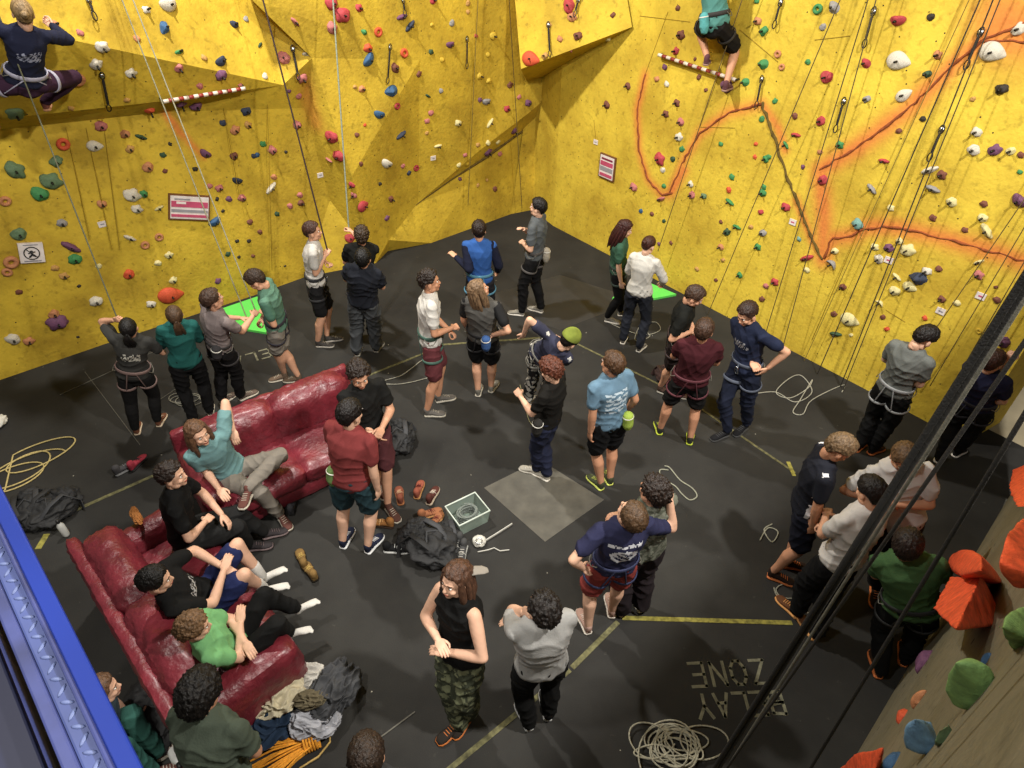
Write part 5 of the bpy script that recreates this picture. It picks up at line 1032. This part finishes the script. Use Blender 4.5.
# rope piles on the floor
def loops(px, py, rx, ry, n, r, col, label, seed=0, tail=None, jit=.35, name='rope_coil', rot=0.):
    rr = random.Random(seed); c = U(px, py, 0); pts = []; N = int(n * 28)
    for i in range(N):
        t = i / 28; a = t * 2 * math.pi; k = 1 + jit * noise.noise(Vector((t * .8, seed, 0))); ox, oy = noise.noise(Vector((t * .45, seed + 5, 1))) * rx * jit * 2, noise.noise(Vector((t * .45, seed + 9, 2))) * ry * jit * 2
        x, y = rx * k * math.cos(a) + ox, ry * (1 + jit * noise.noise(Vector((t * .7, seed + 3, 3)))) * math.sin(a) + oy
        pts.append(Vector((c.x + x * math.cos(rot) - y * math.sin(rot), c.y + x * math.sin(rot) + y * math.cos(rot), .006 + r + .016 * (n > 4) * (1 + noise.noise(Vector((t * 3, seed, 7)))) * min(2.2, n / 6))))
    if tail: pts += [U(*q, r) for q in tail]
    o = MB().tube(pts, r, 7).build(name, ropem(col)); return tag(o, label, 'rope')
loops(674, 748, .155, .115, 15, .0062, '#a39f8c', 'large tangled pile of pale grey rope on the floor near the painted letters', 3, jit=1.0)
loops(34, 464, .30, .17, 3.4, .008, '#b4a26a', 'loose loops of tan yellow rope on the floor by the dark bags', 4, tail=[(5, 490), (-10, 500)], jit=.7, rot=.7)
loops(188, 400, .15, .10, 3, .006, '#77756a', 'small loose grey rope loops between the belayer and the sofa', 6, jit=.6)
def frope(pxs, r, col, label):
    P = [U(*q, r + .004) for q in pxs]; out = []
    for i in range(len(P) - 1):
        p0, p1, p2, p3 = P[max(0, i - 1)], P[i], P[i + 1], P[min(len(P) - 1, i + 2)]
        for k in range(6):
            t = k / 6; out.append(.5 * ((2 * p1) + (p2 - p0) * t + (2 * p0 - 5 * p1 + 4 * p2 - p3) * t * t + (3 * p1 - p0 - 3 * p2 + p3) * t ** 3))
    out.append(P[-1]); o = MB().tube(out, r, 7).build('floor_rope', ropem(col)); tag(o, label, 'rope')
frope([(668, 470), (660, 470), (662, 478), (675, 486), (682, 494), (690, 500), (697, 496), (692, 488), (680, 480), (670, 468), (665, 466)], .007, '#8d8d7c', 'single pale rope loop lying alone on the floor near the embracing pair')
frope([(748, 395), (775, 392), (795, 402), (812, 392), (802, 376), (790, 378), (776, 392), (790, 398), (808, 388), (812, 380), (800, 400), (793, 412), (803, 414), (812, 400), (843, 385), (842, 392)], .006, '#9b998c', 'looping pale rope on the floor between the person in navy and the wall')
frope([(608, 322), (625, 330), (645, 335), (660, 330), (655, 322), (640, 326), (650, 336), (635, 340), (640, 325)], .006, '#8f8d80', 'thin rope loops at the feet of the person in the white jumper')
frope([(378, 382), (400, 376), (412, 368), (425, 360), (440, 372), (420, 380), (400, 384), (385, 384)], .006, '#9b998c', 'thin rope curving round the feet of the person in white with maroon shorts')
frope([(783, 600), (776, 590), (784, 584), (795, 588), (793, 598), (778, 596), (774, 588)], .006, '#8a8878', 'tiny rope loop beside the shoes of the two in white t-shirts')
frope([(760, 540), (768, 528), (778, 532), (772, 542), (764, 530), (772, 524)], .006, '#8a8878', 'tiny rope loop beside the person in the striped-sleeve navy shirt')
frope([(520, 385), (524, 400), (528, 418), (532, 425)], .005, '#8a8460', 'short rope tail hanging by the crouching climber')
# ------------------------------------------------------------ bags, shoes, box, clothes
BLKF = mat('black_nylon', '#1b1b1c', .75, .3, 8, .4, 50); GRYF = mat('grey_nylon', '#333437', .7, .2, 8, .3, 40)
def lumpy(c, r, amp, f, seed, squash=None):
    V, F = ICO4 if r[0] > .12 else ICO3; out = []
    for v in V:
        k = 1 + amp * noise.noise(v * f + Vector((seed, seed * .3, 0))) + amp * .6 * (1 - 2 * abs(noise.noise(v * f * 1.7 + Vector((0, seed, 2)))))
        z = v.z * r[2] * k; out.append(Vector((c[0] + v.x * r[0] * k, c[1] + v.y * r[1] * k, max(c[2] + z, .004))))
    mb = MB(); mb.add(out, F); return mb
def backpack(px, py, rz, size, label, m=BLKF, seed=0):
    p = U(px, py, .1); e = empty('backpack', (p.x, p.y, 0), rz); tag(e, label, 'bag'); s = size
    lumpy((0, 0, .11 * s), (.20 * s, .27 * s, .12 * s), .34, 1.9, seed).build('main_bag', m, e)
    lumpy((.02, .16 * s, .17 * s), (.13 * s, .10 * s, .10 * s), .3, 2.4, seed + 4).build('front_pocket', m, e)
    for k in (-1, 1):
        mb = MB(); mb.tube([(k * .09 * s, -.2 * s, .16 * s), (k * .12 * s, -.05, .27 * s), (k * .11 * s, .1, .28 * s), (k * .18 * s, .22 * s, .12 * s), (k * .24 * s, .18 * s, .02)], [(.028, .007)] * 5, 8, up=(1, 0, 0)); mb.build('strap', GRYF if k > 0 else m, e)
    mb = MB(); mb.tube([(-.13 * s, -.1 * s, .22 * s), (0, .0, .285 * s), (.13 * s, -.1 * s, .24 * s)], .006, 6); mb.build('zip', GRYF, e)
    return e
backpack(30, 508, .5, .8, 'black bag closest to the blue beam, partly behind the other black bag', seed=1)
backpack(52, 508, -.4, .85, 'crumpled black backpack next to the tan yellow rope', seed=2)
backpack(398, 436, .2, .8, 'black backpack on the floor behind the curly-haired person in black', seed=3)
backpack(428, 543, 1.0, .95, 'big open black rucksack with straps and shoes spread round it', seed=4)
backpack(447, 532, .3, .5, 'small black bag between the rucksack and the plastic crate', seed=6)
backpack(152, 715, .6, .9, 'black bag on the floor in the dark behind the sofa', seed=7)
backpack(665, 372, .3, .5, 'small dark brown bag hanging low beside the person in black t-shirt', mat('brown_nylon', '#3a2420', .8, .3, 9), seed=8)
def shoe_pair(items, col, sole, label, acc=None):
    p0 = U(*items[0][:2], .03); e = empty('climbing_shoes' if len(items) > 1 else 'loose_shoe', (p0.x, p0.y, 0)); tag(e, label, 'shoes')
    for (px, py, a) in items:
        p = U(px, py, .03); M = Matrix.Translation((p.x - p0.x, p.y - p0.y, .001)) @ Matrix.Rotation(-R(a), 4, 'Z') @ Matrix.Scale(.92, 4)
        b = MB(); b.merge(SHOE[0], M); so = b.build('shoe', cloth(col), e); b = MB(); b.merge(SHOE[1], M); b.build('sole', cloth(sole), so); b = MB(); b.merge(SHOE[2], M)
        b.tube([M @ Vector((-.036, .06, .04)), M @ Vector((0, .06, .082)), M @ Vector((.036, .06, .04))], [(.012, .004)] * 3, 6); b.build('strap', cloth(acc or sole), so)
shoe_pair([(122, 470, 40), ], '#4c4a4c', '#8a8a8a', 'dark grey shoe lying next to the red one by the sofa')
shoe_pair([(135, 465, 10), ], '#a2283c', '#2a2a2a', 'red shoe on the floor behind the sofas')
shoe_pair([(286, 497, 10), ], '#e08a90', '#d8a0a0', 'pink shoe beside the foot of the person in turquoise')
shoe_pair([(292, 508, 350), ], '#3c3c40', '#222222', 'dark shoe lying right below the pink shoe')
shoe_pair([(303, 562, 330), (312, 574, 320)], '#8a6a34', '#2c2418', 'pair of tan and black climbing shoes alone on the floor', '#c2a04a')
shoe_pair([(400, 498, 345)], '#8a4a34', '#b5713c', 'brown climbing shoe closest to the person in red', '#c8a078')
shoe_pair([(418, 492, 5)], '#a2543c', '#c28a4a', 'orange brown climbing shoe standing above the big rucksack', '#6a2a24')
shoe_pair([(431, 498, 15)], '#5a3028', '#c8b49a', 'brown climbing shoe with pale straps next to the orange brown one', '#d8c8b4')
shoe_pair([(386, 524, 280)], '#a26a2c', '#3a2a20', 'tan climbing shoe lying on its own below the person in red', '#d8a868')
shoe_pair([(426, 515, 60), (434, 524, 20)], '#a2643c', '#c28a4a', 'pair of tan and orange climbing shoes on top of the rucksack', '#6a2a24')
shoe_pair([(392, 549, 90), (405, 547, 95)], '#1d1d1e', '#c8c8c4', 'pair of black trainers with white soles by the rucksack', '#c8c8c4')
shoe_pair([(458, 543, 200), (463, 550, 190)], '#4a4a4a', '#b8b8b0', 'pair of grey shoes between the rucksack and the white strap', '#c8c4b8')
# translucent crate with rope
def crate():
    c = U(468, 520, 0); e = empty('plastic_crate', (c.x, c.y, 0), R(34)); tag(e, 'translucent pale plastic crate filled with grey rope', 'crate')
    PL = mat('cloudy_plastic', '#98a89c', .35, .05, alpha=.5); w, d, h, t = .17, .14, .17, .005
    mb = MB()
    def wallp(a, b, zb=0., zt=h):
        A0_, B0_ = Vector((a[0] * .88, a[1] * .88, zb + .005)), Vector((b[0] * .88, b[1] * .88, zb + .005)); A1_, B1_ = Vector((*a, zt)), Vector((*b, zt)); nn = (B0_ - A0_).cross(A1_ - A0_).normalized() * t
        mb.add([A0_, B0_, B1_, A1_, A0_ + nn, B0_ + nn, B1_ + nn, A1_ + nn], [(0, 1, 2, 3), (7, 6, 5, 4), (0, 4, 5, 1), (1, 5, 6, 2), (2, 6, 7, 3), (3, 7, 4, 0)])
    cs = [(-w, -d), (w, -d), (w, d), (-w, d)]
    for i in range(4): wallp(cs[i], cs[(i + 1) % 4])
    mb.box((-w * .88, -d * .88, .002), (w * .88, d * .88, .009)); mb.build('tub', PL, e, False)
    rb = MB(); rb.tube([Vector((*q, h)) for q in cs], .010, 8, closed=True); rb.build('rim', mat('pale_rim', '#b9c2b8', .4), e)
    pts = []
    for i in range(340):
        t_ = i / 14; a = t_ * 6.283; pts.append(U(468, 520, 0) * 0 + Vector((.09 * (1 + .4 * noise.noise(Vector((t_ * .7, 0, 0)))) * math.cos(a) + .03 * noise.noise(Vector((t_ * .4, 4, 0))), .075 * math.sin(a) * (1 + .4 * noise.noise(Vector((t_ * .6, 9, 0)))), .03 + .115 * i / 340)))
    rm = Matrix.Translation((c.x, c.y, 0)) @ Matrix.Rotation(R(34), 4, 'Z'); r_ = MB(); r_.tube([rm @ p for p in pts], .007, 7)
    tag(r_.build('rope_coil', ropem('#6f7670')), 'grey rope coiled inside the translucent crate', 'rope')
crate()
# white harness and strap by the crate
def strap_set():
    c = U(479, 543, 0); e = empty('white_chalk_bag', (c.x, c.y, 0)); tag(e, 'white round bag with trailing white webbing straps beside the crate', 'bag')
    WB = mat('white_webbing', '#c5c2b8', .7, .12); L = lambda x, y, z=.02: U(x, y, z) - Vector((c.x, c.y, 0))
    lumpy(tuple(L(479, 541, .04)), (.062, .062, .04), .15, 2, 3).build('pouch', WB, e)
    MB().tube([L(485, 541), L(498, 533), L(512, 524)], [(.018, .004)] * 3, 6, up=(0, 0, 1)).build('strap', WB, e)
    MB().tube([L(478, 552, .012), L(488, 550, .03), L(494, 548, .012), L(500, 551, .02), L(509, 550, .012)], [(.010, .004)] * 5, 6, up=(0, 0, 1)).build('strap', WB, e)
    rg = MB(); q = L(479, 541, .085); rg.tube([q + Vector((.03 * math.cos(a), .03 * math.sin(a), 0)) for a in [i * math.pi / 8 for i in range(16)]], .006, 6, closed=True); rg.build('ring', STEEL, e)
strap_set()
# heap of clothes at the end of the sofa
def garment_heap(px, py, z, r, col, label, seed, rot=0., name='garment'):
    p = U(px, py, z); V, F = ico(6); out = []; rg = lambda q: 1 - 2 * abs(noise.noise(q))
    for v in V:
        n1 = noise.noise(v * 1.1 + Vector((seed, 0, 0))); q = Vector((v.x * 2.4, v.y * 2.4, v.z * 2.4)) + Vector((n1 * 1.5, seed, n1))
        a = rg(q); b = rg(q * 2.1 + Vector((3, seed, 0))); k = 1 + .38 * n1 + .20 * max(-.3, a) + .07 * b
        zz = v.z * r[2] * k * (1 if v.z > 0 else .6) + r[2] * .25 * max(0, a); x, y = v.x * r[0] * k, v.y * r[1] * k
        out.append(Vector((p.x + x * math.cos(rot) - y * math.sin(rot), p.y + x * math.sin(rot) + y * math.cos(rot), max(.006, z + zz))))
    mb = MB(); mb.add(out, F); o = mb.build(name, cloth(col, .15)); return tag(o, label, 'clothes', 'heap of clothes by the sofa')
garment_heap(268, 722, .07, (.21, .16, .09), '#24374f', 'dark blue denim jeans under the cream garment in the heap', 1, .2)
garment_heap(270, 693, .20, (.20, .16, .10), '#d8ccaa', 'cream jumper on top of the clothes heap', 2, .3)
garment_heap(306, 678, .12, (.15, .10, .07), '#c5c0b6', 'off-white shirt at the top rear of the clothes heap', 3)
garment_heap(310, 700, .24, (.10, .06, .045), '#6a6048', 'khaki brown garment lying on the cream jumper', 4)
garment_heap(333, 692, .10, (.14, .20, .13), '#4a4b4e', 'charcoal grey hooded top on the outer side of the heap', 5, -.3)
garment_heap(314, 724, .08, (.15, .10, .08), '#a9aab2', 'pale grey shirt below the charcoal hooded top', 6)
garment_heap(246, 738, .05, (.12, .12, .07), '#1c2a44', 'navy garment beside the person in olive, lowest of the heap', 7)
garment_heap(136, 516, .70, (.03, .10, .02), '#b2702c', 'orange and red cloth draped over the sofa corner', 8, .7)
# orange rope bundle
def rope_bundle():
    c = U(296, 752, 0); rr = random.Random(2); mb = MB(); ax = (U(325, 738) - U(265, 765)).normalized(); sd = Vector((-ax.y, ax.x, 0)); e = empty('rope_bundle', (c.x, c.y, 0)); tag(e, 'bright orange rope tied in a bundle on the floor by the clothes', 'rope')
    for k in range(16):
        o_ = (k - 8) * .011; zt = .03 + rr.uniform(0, .05); mb.tube([ax * -.30 + sd * (o_ * 2.4 + rr.uniform(-.02, .02)) + Vector((0, 0, .012)), ax * -.14 + sd * o_ * 1.8 + Vector((0, 0, zt)), sd * o_ + Vector((0, 0, zt + .01)), ax * .12 + sd * o_ * .5 + Vector((0, 0, zt)), ax * .17 + sd * (o_ * .6) + Vector((0, 0, .03))], .008, 6)
    mb.build('strands', ropem('#d08a20'), e)
    w_ = MB(); 
    for k in range(5): q = ax * (.07 + k * .02); w_.tube([q + sd * .06 * math.cos(a) + Vector((0, 0, .05 + .055 * math.sin(a))) for a in [i * math.pi / 8 for i in range(16)]], .009, 6, closed=True)
    w_.build('wraps', ropem('#d08a20'), e)
    t = MB(); t.tube([U(a, b, .01) - Vector((c.x, c.y, 0)) for a, b in ((300, 768), (318, 757), (330, 742), (330, 733), (318, 738), (308, 742))], .008, 6); t.build('tail', ropem('#b89a5a'), e)
rope_bundle()
# white lump at the frame edge, bottle, phone, boulder-like item
o = lumpy(tuple(U(-2, 422, .05)), (.07, .10, .06), .25, 2, 4).build('chalk_block', mat('chalk', '#c9c6bd', .9)); tag(o, 'white crumpled bag at the edge beside the ledged wall', 'bag')
def bottle(px, py, z, col, label, lie=0.):
    p = U(px, py, z); e = empty('drink_bottle', p, 0); e.rotation_euler = (lie, 0, .8); tag(e, label, 'bottle')
    MB().tube([(0, 0, .0), (0, 0, .13), (0, 0, .16)], [.032, .032, .014], 14).build('body', mat('bottle_' + col.strip('#'), col, .3), e); MB().tube([(0, 0, .17), (0, 0, .19)], .017, 10).build('cap', BLK, e)
bottle(170, 748, .03, '#c8c8c4', 'white bottle lying by the black bag in the dark behind the sofa', R(80))
bottle(66, 534, .03, '#bdbdb8', 'small white bottle standing near the sofa corner and black bags', 0)

# ------------------------------------------------------------ blue steel beam with tread plate
def beam():
    ZT = 3.9; BL = mat('blue_steel', '#11297a', .6, .1, 3, spec=.25); NV = mat('navy_steel', '#0b1130', .6, .1, 3); TP = mat('tread_plate', '#3a4677', .6, .25, 6); PV = mat('violet_grey_steel', '#30386a', .6, .4, 8)
    P = lambda x, y, z=ZT: U(x, y, z)
    d = (P(0, 485) - P(143, 768)).normalized(); n = Vector((d.y, -d.x, 0))   # n: away from the room? fixed below
    if n.dot(P(0, 640) - P(60, 600)) < 0: n = -n
    o = P(143, 768); off = lambda x, y, z=ZT: (P(x, y, z) - o).dot(n)
    e = empty('steel_beam', (o.x, o.y, 0)); tag(e, 'royal blue steel beam with raised-pattern tread plate close to the camera', 'beam')
    oo = Vector((o.x, o.y, 0)); t0, t1 = -1.2, 5.2
    def pr(name, a, b, za, zb, m, rnd=.004):
        mb = MB(); V = []
        for t in (t0, t1):
            for (q, z) in ((a, za), (b, za), (b, zb), (a, zb)): V.append(d * t + n * q + Vector((0, 0, z)))
        mb.add(V, [(0, 1, 2, 3), (7, 6, 5, 4), (0, 4, 5, 1), (1, 5, 6, 2), (2, 6, 7, 3), (3, 7, 4, 0)]); ob = mb.build(name, m, e, False); b_ = ob.modifiers.new('b', 'BEVEL'); b_.width = rnd; b_.segments = 2; return ob
    a1 = off(112, 768); a2 = off(81, 768); a3 = off(70, 768); a4 = off(45, 768)
    pr('flange', 0, a1, ZT - .012, ZT, BL); pr('web', .05, .06, ZT - .05, ZT - .012, BL)
    pr('edge_bar', a1 - .004, a1 + .004, ZT - .01, ZT + .012, PV); pl = pr('tread_plate', a1, a2, ZT - .02, ZT - .004, TP)
    mb = MB(); W = a2 - a1; nt_ = int((t1 - t0) / .027)
    for i in range(nt_):
        for j in range(max(1, round(W / .027))):
            c = d * (t0 + (i + .5) * .027) + n * (a1 + (j + .5) * .027 * (W / .027 / max(1, round(W / .027)))) + Vector((0, 0, ZT - .004)); a = math.pi / 4 * (1 if (i + j) % 2 else -1)
            u = d * math.cos(a) + n * math.sin(a); v = u.cross(Vector((0, 0, 1))); mb.ell((0, 0, 0), (.0125, .0042, .003), frame(u, v, Vector((0, 0, 1)), c), nu=8, nv=4)
    mb.build('tread_marks', mat('tread_mark', '#5c6893', .5, .1), pl)
    pr('inner_strip', a2, a3 + .01, ZT - .015, ZT + .0, PV); pr('inner_channel', a3 + .03, a4, ZT - .14, ZT - .06, NV); pr('inner_edge', a4, a4 + .006, ZT - .14, ZT - .045, PV); pr('rear_channel', a4 + .02, a4 + .35, ZT - .2, ZT - .1, NV)
beam()
